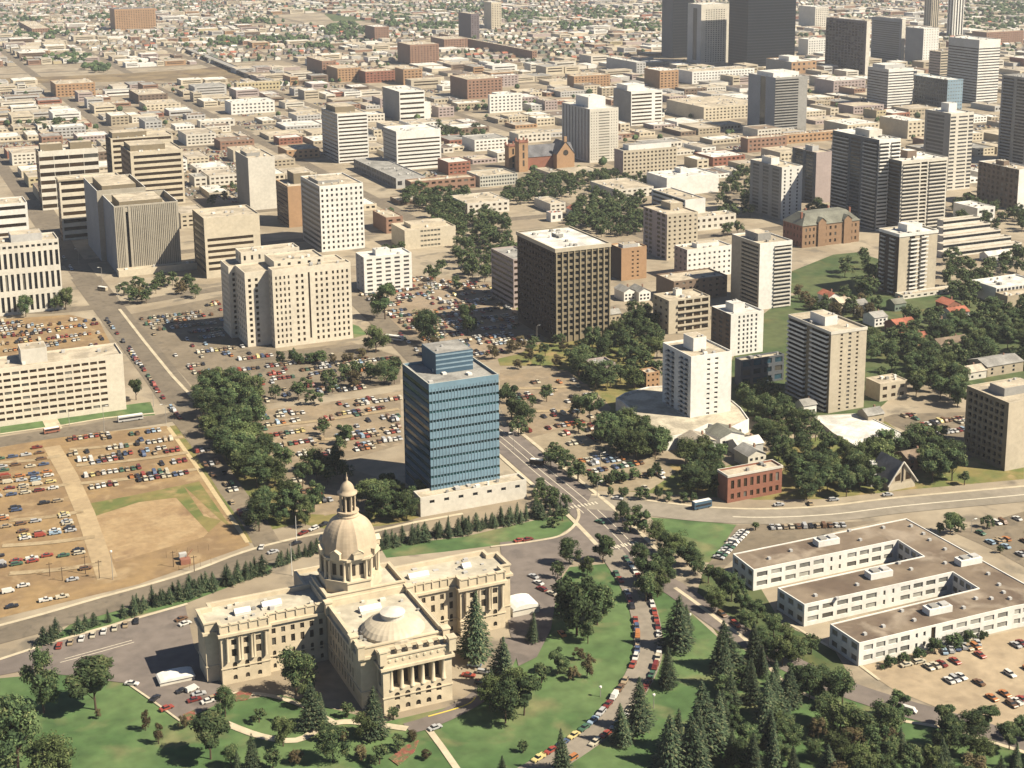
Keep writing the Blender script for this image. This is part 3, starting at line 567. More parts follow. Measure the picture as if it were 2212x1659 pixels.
bd('apartment_block', 'grey apartment block with recessed balconies at the right edge by the avenue', B_((2170, 1018, 872, 2290, 2089), 'beige', 'tan', 'glass', S_=Fc(2, 9, .12, .5, .5, .9), W_=Fc(7, 9, .7, .62, .04, .92, b=.03, t=.96, mat='glass', d=1.1), ew={3: 'bronze'}, ph=[(.2, .35, .8, .7, 4, 'grey')]), 'apartment block')
rb_ = B_((1571, 1087, 1028, 1690, 1551), 'redbrick', 'tan', 'glass_brown', S_=[Fc(8, 1, .5, .7, .03, .97, b=.42, t=.86), Fc(8, 1, .5, .6, .03, .97, b=.05, t=.38)], cor=(.9, .3, 'offwhite'), par=.6)
bd('brick_building', 'old red brick building with tall windows and a pale cornice beside the avenue', rb_)
# left side
lx, ly = at(269, 877); r_ = ray(266, 757); lh = H+r_[2]*ly/r_[1]
lb = dict(poly=rect(lx-88, ly-6, lx, ly+17), z1=lh, wall='stone', roof='tan', glass='glass_brown', vents=5, ph=[(.42, .25, .57, .8, 8, 'offwhite')],
          fac={0: [Fc(18, 8, .8, .45, .0, .9, b=.06, t=.95)]})
bd('office_block', 'long cream office block with eight rows of wide windows at the left edge', lb, 'office block')
lx, ly = at(138, 668); r_ = ray(128, 515); lh = H+r_[2]*ly/r_[1]
bd('office_block', 'cream block with three tiers of tall narrow window slots', dict(poly=rect(lx-66, ly, lx, ly+24), z1=lh, wall='offwhite', roof='tan', glass='glass', vents=2, ph=[(.55, .2, .85, .8, 5, 'palegrey')],
   fac={0: [Fc(18, 1, .52, .86, b=.02, t=.27, d=.8), Fc(18, 1, .52, .86, b=.31, t=.58, d=.8), Fc(18, 1, .52, .86, b=.62, t=.87, d=.8), Fc(18, 1, .6, .5, b=.90, t=.97)]}), 'office block')
lx, ly = at(66, 530); r_ = ray(59, 437); lh = H+r_[2]*ly/r_[1]
bd('office_block', 'white banded block at the left edge behind the slotted block', dict(poly=rect(lx-60, ly, lx, ly+30), z1=lh, wall='white', roof='tan', glass='glass_brown', fac={0: [bands(5, .4)]}), 'office block')
gt = B_((256, 594, 445, 384, 221), 'ribbed', 'tan', 'glass', S_=[Fc(38, 1, .3, .98, .0, .15, b=0, t=.99, d=.5) if False else Fc(5, 1, .4, .98, .01, .14, b=0, t=.99, mat='glass_pale'), Fc(1, 1, .9, .98, .17, .22, b=0, t=.99, d=1.5), Fc(24, 1, .4, .98, .25, .97, b=0, t=.99, mat='glass_pale')],
        W_=Fc(5, 1, .1, .98, .02, .6, mat='glass_grey'), ew={3: 'bluegrey'}, par=5, ph=[(.12, .2, .8, .85, 6, 'bronze')], pcol='white', vents=0)
gfull = boxspec(256, 594, 445, 384, 192); gq = gt['poly']
gr = dict(poly=rect(gq[3][0]-4, gq[3][1]+.05, gq[2][0]-14, gfull[1]+gfull[3]), z1=gt['z1']+3.5, wall='ribbed', roof='tan', glass='glass_grey', par=4, pcol='white', ew={3: 'bluegrey'}, ph=[(.15, .15, .85, .85, 5.5, 'bronze')], vents=0)
bd(off, 'grey ribbed tower of two offset slabs, each with a pale rim and dark roof box', [gt, gr])
gx, gy = gt['poly'][0]
bd('podium', 'low cream base ledge in front of the grey ribbed tower', dict(poly=rect(gx-1, gy-8, gx+gt['poly'][1][0]-gx+14, gy-.1), z1=5, wall='cream', roof='tan'), 'building')
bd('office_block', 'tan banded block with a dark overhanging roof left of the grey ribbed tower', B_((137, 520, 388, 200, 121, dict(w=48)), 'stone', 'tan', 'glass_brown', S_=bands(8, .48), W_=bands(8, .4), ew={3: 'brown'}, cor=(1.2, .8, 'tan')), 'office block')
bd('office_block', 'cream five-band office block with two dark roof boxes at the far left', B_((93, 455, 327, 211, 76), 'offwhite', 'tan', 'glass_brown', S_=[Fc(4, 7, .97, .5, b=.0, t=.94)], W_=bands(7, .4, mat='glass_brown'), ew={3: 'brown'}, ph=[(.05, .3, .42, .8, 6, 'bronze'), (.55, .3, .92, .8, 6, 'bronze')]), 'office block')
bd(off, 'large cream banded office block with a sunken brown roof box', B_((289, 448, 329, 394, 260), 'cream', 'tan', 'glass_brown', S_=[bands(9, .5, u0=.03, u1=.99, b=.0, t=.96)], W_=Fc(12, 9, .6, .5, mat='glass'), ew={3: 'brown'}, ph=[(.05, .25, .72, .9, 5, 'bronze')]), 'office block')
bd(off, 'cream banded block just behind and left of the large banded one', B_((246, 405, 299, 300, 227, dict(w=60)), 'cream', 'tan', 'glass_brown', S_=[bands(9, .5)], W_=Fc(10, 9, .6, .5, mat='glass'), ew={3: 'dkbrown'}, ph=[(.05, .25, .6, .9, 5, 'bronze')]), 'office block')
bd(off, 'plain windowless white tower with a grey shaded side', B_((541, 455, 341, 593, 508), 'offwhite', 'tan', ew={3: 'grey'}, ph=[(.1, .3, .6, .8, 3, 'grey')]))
bd('brick_tower', 'orange-brown brick slab tucked behind the white gridded tower', B_((625, 492, 403, 664, 596, dict(w=24)), 'orange', 'tan', 'glass', W_=bands(9, .35), ew={3: 'brown'}, ph=[(.4, .4, 1, .95, 9, 'bronze')]), 'brick block')
bd(off, 'tall white banded tower with a dark rooftop box, left one of the white pair', B_((732, 353, 246, 794, 694), 'white', 'tan', 'glass_brown', S_=bands(13, .45, b=0, t=.97), W_=bands(13, .4), ew={3: 'palegrey'}, ph=[(.1, .3, .75, .9, 6, 'bronze')], cap=60) if False else B_((732, 353, 246, 794, 694), 'white', 'tan', 'glass_brown', S_=bands(13, .45, b=0, t=.97), W_=bands(13, .4), ew={3: 'palegrey'}, ph=[(.1, .3, .75, .9, 6, 'bronze')]))
wp = B_((858, 369, 284, 952, 827), 'white', 'white', 'glass_brown', S_=bands(8, .42, b=.03, t=.82), W_=bands(10, .35, mat='glass_grey'), ew={3: 'palegrey'}, par=1.2)
bd(off, 'white banded block with a tall blank top band, on a long grey podium', wp)
bd('podium', 'long grey two-storey podium running under the white banded block', B_((856, 408, 385, 1000, 764, dict(w=30)), 'palegrey', 'grey', 'glass_grey', S_=Fc(4, 1, .6, .4), W_=Fc(16, 2, .7, .6), ew={3: 'grey'}), 'building')
bd('office_block', 'white office block with a grey end and three dark bands behind the white pair', B_((864, 262, 198, 892, 826, dict(w=34)), 'white', 'white', 'glass_brown', S_=bands(6, .4), ew={3: 'grey'}), 'office block')
bd('office_block', 'low plain white block attached to the banded block behind the white pair', B_((896, 258, 222, 930, 890), 'white', 'white'), 'office block')
be = B_((1274, 352, 236, 1336, 1214), 'offwhite', 'white', 'glass_pale', S_=[Fc(1, 18, .96, .4, .3, .7, b=.03, t=.95), Fc(3, 18, .4, .4, .02, .28, b=.03, t=.95), Fc(3, 18, .4, .4, .72, .98, b=.03, t=.95)], W_=Fc(9, 1, .35, .96, mat='glass_grey'), ew={3: 'palegrey'}, ph=[(.2, .25, .8, .7, 11, 'white')])
bd(off, 'tall pale stone tower with a white rooftop cube, right of the red church', be)
bd('office_block', 'white banded block with a vertical white rib, behind the pale stone tower', B_((1363, 272, 198, 1431, 1325), 'white', 'white', 'glass_brown', S_=[bands(9, .45, u0=0, u1=.68, b=0, t=.95), bands(9, .45, u0=.76, u1=.98, b=0, t=.95)], ew={3: 'grey'}, ph=[(.05, .3, .6, .9, 7, 'white')]), 'office block')
bd('hotel_block', 'beige block with a grid of square windows and a white roof plant room', B_((1346, 378, 326, 1462, 1327), 'beige', 'grey', 'glass_brown', S_=Fc(14, 6, .5, .5, b=.0, t=.94), W_=Fc(5, 6, .1, .5), ew={3: 'pink'}, ph=[(.15, .3, .95, .95, 5, 'white')]), 'hotel')
bd('low_block', 'bright white blank block in front of the beige gridded block', B_((1480, 470, 432, 1524, 1408), 'white', 'tan', W_=bands(4, .5)), 'building')
bd('low_block', 'wide white windowless building right of the beige gridded block', B_((1440, 425, 385, 1553, 1397), 'white', 'white', ph=[(.5, .6, .65, .9, 4, 'white')]), 'building')
bd('apartment_block', 'white balcony block with five window columns left of the bronze tower', B_((788, 634, 556, 889, 768), 'white', 'white', 'glass_grey', S_=[Fc(5, 8, .58, .5, .02, .98, b=.02, t=.96)], W_=Fc(2, 8, .2, .4), ew={3: 'palegrey'}, ph=[(.3, .3, .6, .7, 4, 'white')]), 'apartment block')
bd('office_block', 'low pale yellow block with a tree before it, behind the white balcony block', B_((875, 540, 498, 984, 845), 'cream', 'tan', 'glass_pale', S_=[Fc(6, 4, .8, .4, .3, .7)], ph=[(.2, .3, .9, .8, 3, 'cream')]), 'office block')
bd('office_block', 'cream banded block left of the stepped stone block, with a long shaded side', B_((447, 602, 471, 560, 415), 'cream', 'tan', 'glass_brown', S_=[bands(6, .5, u0=.02, u1=.9, b=.1, t=.68)], W_=bands(7, .5, b=.05, t=.9), ew={3: 'bronze'}), 'office block')
bd('brick_block', 'long low brown brick block with an overhanging roof by the park trees', B_((888, 418, 393, 1027, 875), 'brick', 'tan', 'glass_brown', S_=Fc(10, 2, .6, .4), ew={3: 'brown'}), 'brick block')
bd('office_block', 'long low pale green-grey block right of the brown brick block', B_((1037, 405, 381, 1118, 1008), 'lime', 'tan', 'glass_grey', S_=Fc(14, 3, .6, .5)), 'office block')
bd('brick_block', 'small dark apartment block between the white window-strip block and the tan tower', B_((1600, 835, 779, 1694, 1588), 'slate', 'tan', 'glass_blue', S_=Fc(4, 3, .7, .6)), 'brick block')
bd('brick_block', 'small orange brick block among trees left of the bright white tower', B_((1396, 840, 806, 1425, 1380), 'orange', 'tan', 'glass_brown', S_=Fc(3, 3, .4, .4), ew={3: 'brown'}), 'brick block')
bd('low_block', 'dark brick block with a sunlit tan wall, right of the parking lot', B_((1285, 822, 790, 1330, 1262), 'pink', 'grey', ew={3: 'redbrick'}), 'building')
# round podium of the white tower
pc = at(1500, 905)
pp = [at(*q, 7) for q in ((1330, 860), (1345, 868), (1385, 905), (1440, 945), (1487, 935), (1530, 915), (1575, 925), (1618, 905), (1600, 880), (1570, 855), (1480, 830), (1400, 835), (1350, 848))]
bd('podium_deck', 'curved pale podium deck wrapped round the foot of the bright white tower', dict(poly=pp, z1=7, wall='white', roof='deck', par=.6, vents=0), 'deck')
dk = [at(*q, 3) for q in ((1756, 898), (1862, 892), (1965, 942), (1870, 975), (1800, 935))]
bd('parking_deck', 'pale flat deck with dark drain lines in front of the tan ribbed tower', dict(poly=[dk[0], dk[4], dk[3], dk[2], dk[1]], z1=3, wall='offwhite', roof='white', par=.4, vents=0), 'deck')
MID = [  # sw x, base, top, se x, nw x, wall, roof, label
 (697, 170, 132, 726, 662, 'brick', 'tan', 'tall brown brick warehouse in front of the pale tan one'), (730, 178, 148, 780, 705, 'orange', 'tan', 'tan warehouse with rows of windows beside the brown brick one'),
 (790, 180, 155, 853, 772, 'redbrick', 'tan', 'bright red brick warehouse with white ground floor'), (872, 184, 150, 912, 853, 'orange', 'tan', 'orange-tan warehouse right of the bright red one'),
 (887, 140, 97, 948, 858, 'brick', 'tan', 'large light brown warehouse with sawtooth roof edge'), (1010, 215, 172, 1085, 972, 'brick', 'tan', 'wide brown brick warehouse with a dark west side'),
 (1050, 190, 165, 1120, 1040, 'pink', 'white', 'low pale warehouse behind the wide brown one'), (1240, 190, 165, 1318, 1225, 'orange', 'tan', 'long orange brick block with window grid'),
 (1425, 198, 153, 1466, 1392, 'orange', 'white', 'tall plain orange brick block near the long white depot'), (1375, 160, 135, 1395, 1310, 'palegrey', 'white', 'flat grey-white shed with a dark side'),
 (1495, 182, 155, 1630, 1465, 'white', 'tan', 'long white depot with ribbon windows below the black towers'), (1058, 245, 205, 1128, 1100, 'white', 'white', 'small white block with a yellow annex'),
 (1085, 240, 205, 1120, 1062, 'white', 'white', 'white box building right of the wide brown warehouse'), (1300, 210, 190, 1350, 1290, 'tan', 'white', 'low tan store in front of the long orange block'),
 (512, 198, 180, 605, 505, 'yellow', 'tan', 'long ochre yellow warehouse near the rail yard'), (122, 210, 182, 205, 108, 'orange', 'tan', 'orange-brown warehouse at the left by the rail yard'),
 (300, 225, 205, 362, 278, 'brown', 'tan', 'brown flat warehouse with a dark end'), (315, 240, 226, 390, 300, 'cream', 'tan', 'long cream store in front of the brown warehouse'),
 (500, 248, 222, 593, 485, 'white', 'white', 'white arcaded building with square openings'), (433, 276, 262, 507, 425, 'offwhite', 'white', 'long pale shed with a white roof'),
 (1150, 128, 110, 1160, 948, 'brick', 'tan', 'very long low brown shed beside the light brown warehouse'), (70, 75, 62, 108, 40, 'brick', 'tan', 'brown brick school at the far left'),
 (250, 66, 20, 335, 236, 'orange', 'slate', 'big red-orange arena with a dark blue roof far left'), (1018, 85, 30, 1035, 990, 'purple', 'tan', 'dark block with a reddish end'),
 (810, 88, 58, 840, 788, 'brick', 'white', 'reddish apartment block amid far trees'), (960, 105, 85, 1010, 930, 'brick', 'tan', 'low brown depot near the far trees'),
 (1062, 64, 5, 1083, 1045, 'cream', 'white', 'slim cream grain tower far off at the top centre'), (505, 350, 325, 560, 490, 'cream', 'tan', 'low cream hall left of the white pair'),
 (620, 345, 325, 690, 600, 'orange', 'tan', 'low sandy store left of the white pair'), (1120, 310, 290, 1190, 1100, 'offwhite', 'tan', 'low pale block behind the red church'),
 (1615, 330, 300, 1700, 1600, 'brick', 'tan', 'brick store with cream roof left of the dark narrow tower'), (1690, 312, 292, 1830, 1680, 'orange', 'tan', 'low orange brick store in front of the banded tower'),
 (1520, 262, 232, 1650, 1440, 'cream', 'tan', 'wide cream department store with columns'), (1830, 300, 270, 1900, 1780, 'cream', 'white', 'cream building with tall windows behind the twin towers'),
 (1330, 430, 410, 1412, 1275, 'offwhite', 'tan', 'low wide pale hall in front of the beige gridded block'), (1010, 465, 440, 1100, 970, 'offwhite', 'tan', 'cream hall with orange end wall among the park trees'),
 (640, 480, 470, 650, 630, 'tan', 'tan', ''), (1500, 500, 470, 1590, 1480, 'offwhite', 'tan', 'low pale shop row right of the tall tan block'),
 (835, 505, 470, 870, 805, 'brick', 'tan', 'small brick house block beside the pale yellow block'), (1190, 480, 460, 1215, 1180, 'white', 'red', 'white house with a red roof among the park trees'),
 (410, 300, 285, 480, 400, 'tan', 'tan', 'sandy store row behind the large banded block'), (1540, 360, 340, 1610, 1500, 'redbrick', 'white', 'low red-roofed store right of the gridded block'),
 (1960, 300, 262, 2000, 1900, 'cream', 'white', 'cream block behind the grey balcony tower'), (1800, 205, 175, 1870, 1760, 'pink', 'white', 'pinkish building with a stepped roof below the purple tower'),
 (1900, 868, 830, 1960, 1870, 'beige', 'tan', 'low beige walk-up right of the tan ribbed tower'), (2080, 900, 870, 2095, 2050, 'tan', 'tan', ''), (2110, 480, 450, 2150, 2060, 'white', 'white', 'white building among trees near the right edge'),
 (1760, 60, 15, 1790, 1726, 'offwhite', 'white', 'cream office building right of the broad black tower'), (2130, 100, 70, 2212, 2100, 'brick', 'tan', 'reddish block at the right edge of the skyline'), (1745, 120, 85, 1785, 1725, 'white', 'white', 'white stepped block behind the low dome roof')]
for (a, b, c, d_, e, wl, rf, lab) in MID:
    if not lab: continue
    mm = B_((a, b, c, d_, min(e, a-4)), wl, rf, 'glass_brown' if wl not in ('white',) else 'glass_grey', par=.5, vents=4)
    hh = mm['z1']; Lx = mm['poly'][1][0]-mm['poly'][0][0]; rr = max(1, int(hh/4.2)); mm['ew'] = {}
    if wl in ('redbrick', 'white') and hh < 14 and rr > 1: rr = 2
    mm['fac'] = {0: [Fc(max(2, int(Lx/5.5)), rr, .5, .45, .02, .98, b=.05, t=.93)]}
    building('warehouse' if 'warehouse' in lab or 'shed' in lab else 'low_block', lab, [mm], 'warehouse' if 'warehouse' in lab or 'shed' in lab else 'building', cap=60)
# ------------------------------------------------------------------ hip and gable roofs
def gable(b, x0, y0, x1, y1, z0, z1, m, wm, axis='x', ov=.5):
    if axis == 'x':
        ym = (y0+y1)/2; X0, X1 = x0-ov, x1+ov; Y0, Y1 = y0-ov, y1+ov
        b.face([(X0, Y0, z0), (X1, Y0, z0), (X1, ym, z1), (X0, ym, z1)], m); b.face([(X1, Y1, z0), (X0, Y1, z0), (X0, ym, z1), (X1, ym, z1)], m)
        b.face([(x0, y1, z0), (x0, y0, z0), (x0, ym, z1-.1)], wm); b.face([(x1, y0, z0), (x1, y1, z0), (x1, ym, z1-.1)], wm)
    else:
        xm = (x0+x1)/2; X0, X1 = x0-ov, x1+ov; Y0, Y1 = y0-ov, y1+ov
        b.face([(X1, Y0, z0), (X1, Y1, z0), (xm, Y1, z1), (xm, Y0, z1)], m); b.face([(X0, Y1, z0), (X0, Y0, z0), (xm, Y0, z1), (xm, Y1, z1)], m)
        b.face([(x0, y0, z0), (x1, y0, z0), (xm, y0, z1-.1)], wm); b.face([(x1, y1, z0), (x0, y1, z0), (xm, y1, z1-.1)], wm)
def hip(b, x0, y0, x1, y1, z0, z1, m, ov=.6, flat=.5):
    x0 -= ov; y0 -= ov; x1 += ov; y1 += ov; k = (y1-y0)/2*flat*1.0
    a, c, e, f = x0+k, y0+k, x1-k, y1-k
    b.face([(x0, y0, z0), (x1, y0, z0), (e, c, z1), (a, c, z1)], m); b.face([(x1, y0, z0), (x1, y1, z0), (e, f, z1), (e, c, z1)], m)
    b.face([(x1, y1, z0), (x0, y1, z0), (a, f, z1), (e, f, z1)], m); b.face([(x0, y1, z0), (x0, y0, z0), (a, c, z1), (a, f, z1)], m); b.flat(rect(a, c, e, f), z1, m)
# ---- old red sandstone school with copper hip roof
x, y, w_, d_, h_ = boxspec(1732, 536, 489, 1857, 1692)
sc_ = building('school', 'old brown brick school with a grey-green hip roof and chimneys by the lawn', [dict(poly=rect(x, y, x+w_, y+d_), z1=h_, wall='sandbrown', glass='glass_brown', par=.3, vents=0,
    fac={0: [Fc(4, 3, .4, .5, .03, .3, b=.05, t=.95), Fc(3, 3, .4, .5, .36, .62, b=.05, t=.95), Fc(4, 3, .4, .5, .68, .97, b=.05, t=.95)], 3: [Fc(6, 3, .3, .5)]}, ew={3: 'redbrick'})], 'school')
b = MB(); hip(b, 0, 0, w_, d_, h_+.05, h_+8, Rf('copper'), flat=.6); link('hip_roof', b.mesh('hip_roof'), sc_)
for fx_ in (.33, .78):
    b = MB(); cx_ = w_*fx_; b.box(cx_-3.6, -1.2, 0, cx_+3.6, 2, h_+2, W('sandbrown')); gable(b, cx_-3.6, -1.2, cx_+3.6, 6, h_+2, h_+5.5, Rf('copper'), W('sandbrown'), 'y'); link('gable_bay', b.mesh('gable_bay'), sc_)
for px_, py_ in ((.08, .3), (.92, .3), (.3, .75), (.7, .75)):
    b = MB(); b.box(-.7, -.7, h_, .7, .7, h_+9.5, W('redbrick')); link('chimney', b.mesh('chimney'), sc_, (w_*px_, d_*py_, 0))
FOOT.append((x, y, x+w_, y+d_, h_))
# ---- red brick cathedral
x, y = at(1135, 372); ch = thing('church', 'red brick church with two square towers and a long dark grey roof', 'church', (x, y, 0))
FOOT.append((x-12, y-4, x+75, y+50, 20))
b = MB(); b.box(4, 10, 0, 60, 30, 13, W('redbrick')); link('nave', b.mesh('nave'), ch)
b = MB(); gable(b, 4, 10, 60, 30, 13.05, 24, Rf('slate'), W('orange'), 'x'); link('roof', b.mesh('roof'), ch)
for (a, c, hh) in ((-6, 2, 30), (-5, 30, 22)):
    b = MB(); b.box(a, c, 0, a+10, c+10, hh, W('orange')); b.prism(rect(a-.4, c-.4, a+10.4, c+10.4), hh, hh+1.2, W('redbrick'))
    for k in range(4):
        qx, qy = (a, a+8.6)[k % 2], (c, c+8.6)[k//2]; b.box(qx, qy, hh+1.2, qx+1.4, qy+1.4, hh+4, W('redbrick'))
    link('bell_tower', b.mesh('bell_tower'), ch)
    for k in range(3):
        q = MB(); q.box(-1, -.05, -3, 1, 0, 3, G('shade')); link('louvre_opening', q.mesh('louvre_opening'), ch, (a+5, c-.02, hh-5-k*8))
b = MB(); b.box(36, 1, 0, 56, 14, 15, W('orange')); gable(b, 36, 1, 56, 24, 15.02, 28, Rf('slate'), W('orange'), 'y'); b.box(44.6, 1.2, 27.5, 47.4, 3.4, 33, W('orange')); link('gable_front', b.mesh('gable_front'), ch)
q = MB(); q.face([(3*cos(t*pi/8), 0, 3*sin(t*pi/8)) for t in range(16)], G('shade')); link('rose_window', q.mesh('rose_window'), ch, (46, .93, 16.5))
# ---- small A-frame church at the avenue
x, y = at(1920, 1062); w_ = at(1990, 1058)[0]-x
af = thing('chapel', 'small beige church with a steep gabled front and dark mullions beside the avenue', 'church', (x, y, 0))
b = MB(); b.box(0, 0, 0, w_, 15, 3.4, W('beige')); link('wall', b.mesh('wall'), af)
b = MB(); gable(b, 0, 0, w_, 15, 3.4, 13, Rf('slate'), W('tan'), 'y', .8); link('roof', b.mesh('roof'), af)
b = MB()
for s_ in (-1, 1): b.tube((w_/2+s_*(w_/2+1), -.5, 2.6), (w_/2, -.5, 13.3), .4, .4, W('offwhite'))
b.tube((w_/2, -.3, 4), (w_/2, -.3, 12.3), .3, .3, W('dkbrown')); link('gable_trim', b.mesh('gable_trim'), af)
for fx_ in (.22, .62):
    q = MB(); q.face([(0, 0, 0), (w_*.2, 0, 0), (w_*.2, 0, 4.), (0, 0, 2.)] if fx_ < .5 else [(0, 0, 0), (w_*.2, 0, 0), (w_*.2, 0, 2.), (0, 0, 4.)], G('glass_brown')); link('window', q.mesh('window'), af, (w_*fx_, -.08, 4.4))
q = MB(); q.box(0, 0, 0, 3, 3, 11, W('palegrey')); q.box(.5, .5, 11, 2.5, 2.5, 12, W('white')); link('tower', q.mesh('tower'), af, (-4, 8, 0))
FOOT.append((x, y, x+w_, y+22, 10))
# ---- the long white E-plan office block (roof outline read at roof height)
def ZB(u, v): return (1474.7+u/3, 1106+v/3)
TH = 8.8
for _ in range(3):
    g0 = at(*ZB(1140, 1000)); rr = ray(*ZB(1145, 850)); TH = H+rr[2]*g0[1]/rr[1]
tp = [at(*ZB(*q), TH) for q in ((1145, 850), (2140, 612), (2260, 590), (2420, 575), (1450, 40), (325, 270), (460, 375), (1395, 180), (1560, 282), (1540, 276), (615, 490), (790, 600), (1750, 388), (1915, 492), (955, 725))]
del tp[8]
tp[8] = at(*ZB(1560, 284), TH)
tf = {0: [Fc(4, 2, .74, .52, .02, .33, b=.08, t=.94, mat='glass_strip'), Fc(2, 2, .3, .45, .34, .44, b=.08, t=.94, mat='glass_grey'), Fc(1, 1, .8, .9, .455, .49, b=.03, t=.97, mat='glass_brown'), Fc(5, 2, .74, .52, .52, .98, b=.08, t=.94, mat='glass_strip')],
      1: [Fc(2, 2, .74, .52, .05, .95, b=.08, t=.94, mat='glass_strip')], 2: [Fc(2, 2, .74, .52, .05, .95, b=.08, t=.94, mat='glass_strip')],
      6: [Fc(5, 2, .74, .52, .01, .49, b=.08, t=.94, mat='glass_strip'), Fc(2, 2, .25, .5, .5, .62, b=.08, t=.94), Fc(4, 2, .74, .52, .63, .98, b=.08, t=.94, mat='glass_strip')],
      10: [Fc(5, 2, .74, .52, .01, .49, b=.08, t=.94, mat='glass_strip'), Fc(2, 2, .25, .5, .5, .62, b=.08, t=.94), Fc(4, 2, .74, .52, .63, .98, b=.08, t=.94, mat='glass_strip')],
      5: [Fc(3, 2, .6, .5)], 9: [Fc(3, 2, .6, .5)], 13: [Fc(3, 2, .6, .5)], 7: [Fc(4, 2, .7, .5)], 11: [Fc(4, 2, .7, .5)]}
wh = building('office_block', 'long white two-storey E-shaped office block with a brown gravel roof', [dict(poly=tp, z1=TH, wall='white', roof='tar', glass='glass_pale', par=.35, fac=tf, vents=0)], 'office block')
EROOF = mixmat('gravel_roof_stained', (.225, .175, .125), (.125, .09, .065), .045, lo=.38, hi=.62, C=(.30, .245, .185), scaleC=.07)
for o in wh.children:
    if o.name.startswith('roof'): o.data.materials[0] = EROOF
bx_, by_ = tp[0]
for (u, v) in ((930, 200), (1270, 410), (1650, 640), (1850, 325)):
    gx_, gy_ = at(*ZB(u, v), TH); b = MB(); b.box(-5, -2.2, 0, 5, 2.2, 2.4, W('white')); b.box(-3.5, -1.4, 2.4, -.5, 1.4, 3.1, W('grey')); b.box(1, -1.4, 2.4, 4, 1.4, 3.1, W('palegrey'))
    link('rooftop_unit', b.mesh('rooftop_unit'), wh, (gx_-bx_, gy_-by_, TH-.3), radians(-3))
for (u, v) in ((1080, 120), (1300, 100), (1600, 180), (1000, 560), (1400, 330), (1300, 740), (1500, 700), (2000, 560), (2080, 520), (560, 300), (700, 250), (1150, 180), (1480, 90), (1560, 140), (1700, 240), (860, 540), (1130, 470), (1480, 370), (1700, 330), (1980, 400), (2050, 470), (1180, 790), (1420, 640), (1820, 620), (1900, 560), (2120, 560)):
    gx_, gy_ = at(*ZB(u, v), TH); b = MB(); b.box(-.6, -.6, 0, .6, .6, .9, W('palegrey')); link('roof_vent', b.mesh('roof_vent'), wh, (gx_-bx_, gy_-by_, TH-.35))
# ------------------------------------------------------------------ the domed stone parliament building (drawn in units of K metres)
K = H/205.
LX, LY = 114*K, 338*K
leg = thing('parliament_building', 'domed sandstone parliament building with a columned portico and two side wings', 'parliament', (LX, LY, 0))
FOOT.append((71*K, 337*K, 165*K, 405*K, 26))
def lp(poly): return [((x-114)*K, (y-338)*K) for x, y in poly]
WL = mat('sandstone', (.58, .49, .35), .85, .08, .5, stain=.08, scale2=.1); GLs = G('shade')
def wing(name, poly, z1, fac, cz, roof=True, par=1.6, z0=0, cornice=True, base=True, rt='tan'):
    P = lp(poly); z1 *= K; cz *= K; z0 *= K; mb = MB(); panes = []; n = len(P)
    for e in range(n): plate(mb, P[e], P[(e+1) % n], z0, z1, WL, fac.get(e, []), panes, GLs)
    inn = inset(P, .9)
    for e in range(n):
        f = (e+1) % n; mb.face([(*P[e], z1), (*P[f], z1), (*inn[f], z1), (*inn[e], z1)], WL); mb.face([(*inn[f], z1-par), (*inn[e], z1-par), (*inn[e], z1), (*inn[f], z1)], WL)
    wg = link(name, mb.mesh(name), leg)
    if roof: rb = MB(); rb.flat(inn, z1-par, mat('pale_roofing', (.47, .425, .335), .95, .1, .5, stain=.18)); link('roof', rb.mesh('roof'), leg)
    if cornice:
        q = MB()
        for (zz, hh, out) in ((cz, .9, .9), (z1-.45, .5, .35), (4.6*K, .4, .3)):
            if zz < z0: continue
            o_, i_ = inset(P, -out), P; q.prism(o_, zz, zz+hh, WL, top=False)
            for e in range(n):
                f = (e+1) % n; q.face([(*o_[e], zz+hh), (*o_[f], zz+hh), (*i_[f], zz+hh), (*i_[e], zz+hh)], WL); q.face([(*o_[f], zz), (*o_[e], zz), (*i_[e], zz), (*i_[f], zz)], WL)
        link('cornice', q.mesh('cornice'), leg)
    for (loc, rz, ww, hh, g, nm) in panes: link('window', pane_mesh(ww, hh, g), leg, loc, rz)
    return P
def colrow(x0, y0, x1, n, z0, z1, r):
    for i in range(n):
        q = MB(); q.lathe([(r*1.35, z0), (r*1.35, z0+.4), (r, z0+.6), (r*.86, z1-.9), (r*1.1, z1-.6), (r*1.4, z1-.3), (r*1.4, z1)], WL, 10)
        f = i/(n-1); link('column', q.mesh('column', True), leg, ((x0+(x1-x0)*f-114)*K, (y0-338)*K, 0))
# window rows of a wing: arched basement, arched ground floor, two tall storeys
def rows(c, u0=0, u1=1, upper=True):
    o = [Fc(c, 1, .34, .62, u0, u1, b=.03, t=.16, arch=True), Fc(c, 1, .36, .72, u0, u1, b=.19, t=.38, arch=True)]
    if upper: o += [Fc(c, 1, .42, .7, u0, u1, b=.42, t=.60), Fc(c, 1, .42, .62, u0, u1, b=.61, t=.76)]
    return o
wing('west_wing', [(78, 371.9), (91.4, 371.9), (91.4, 373.6), (108.3, 373.6), (108.3, 387), (78, 387), (78, 384.5), (74.5, 384.5), (74.5, 375), (78, 375)], 17.6,
     {0: rows(3, .14, .9)+[Fc(1, 1, .25, .5, .93, .99, b=.9, t=.95)], 2: rows(6, .02, .98)}, 14.2)
wing('east_wing', [(132, 373.2), (147.2, 373.2), (147.2, 370.5), (161.3, 370.5), (161.3, 374), (164.5, 374), (164.5, 383.5), (161.3, 383.5), (161.3, 386.5), (132, 386.5)], 17.8,
     {0: rows(5, .05, .98), 2: rows(3, .14, .9)}, 14.2)
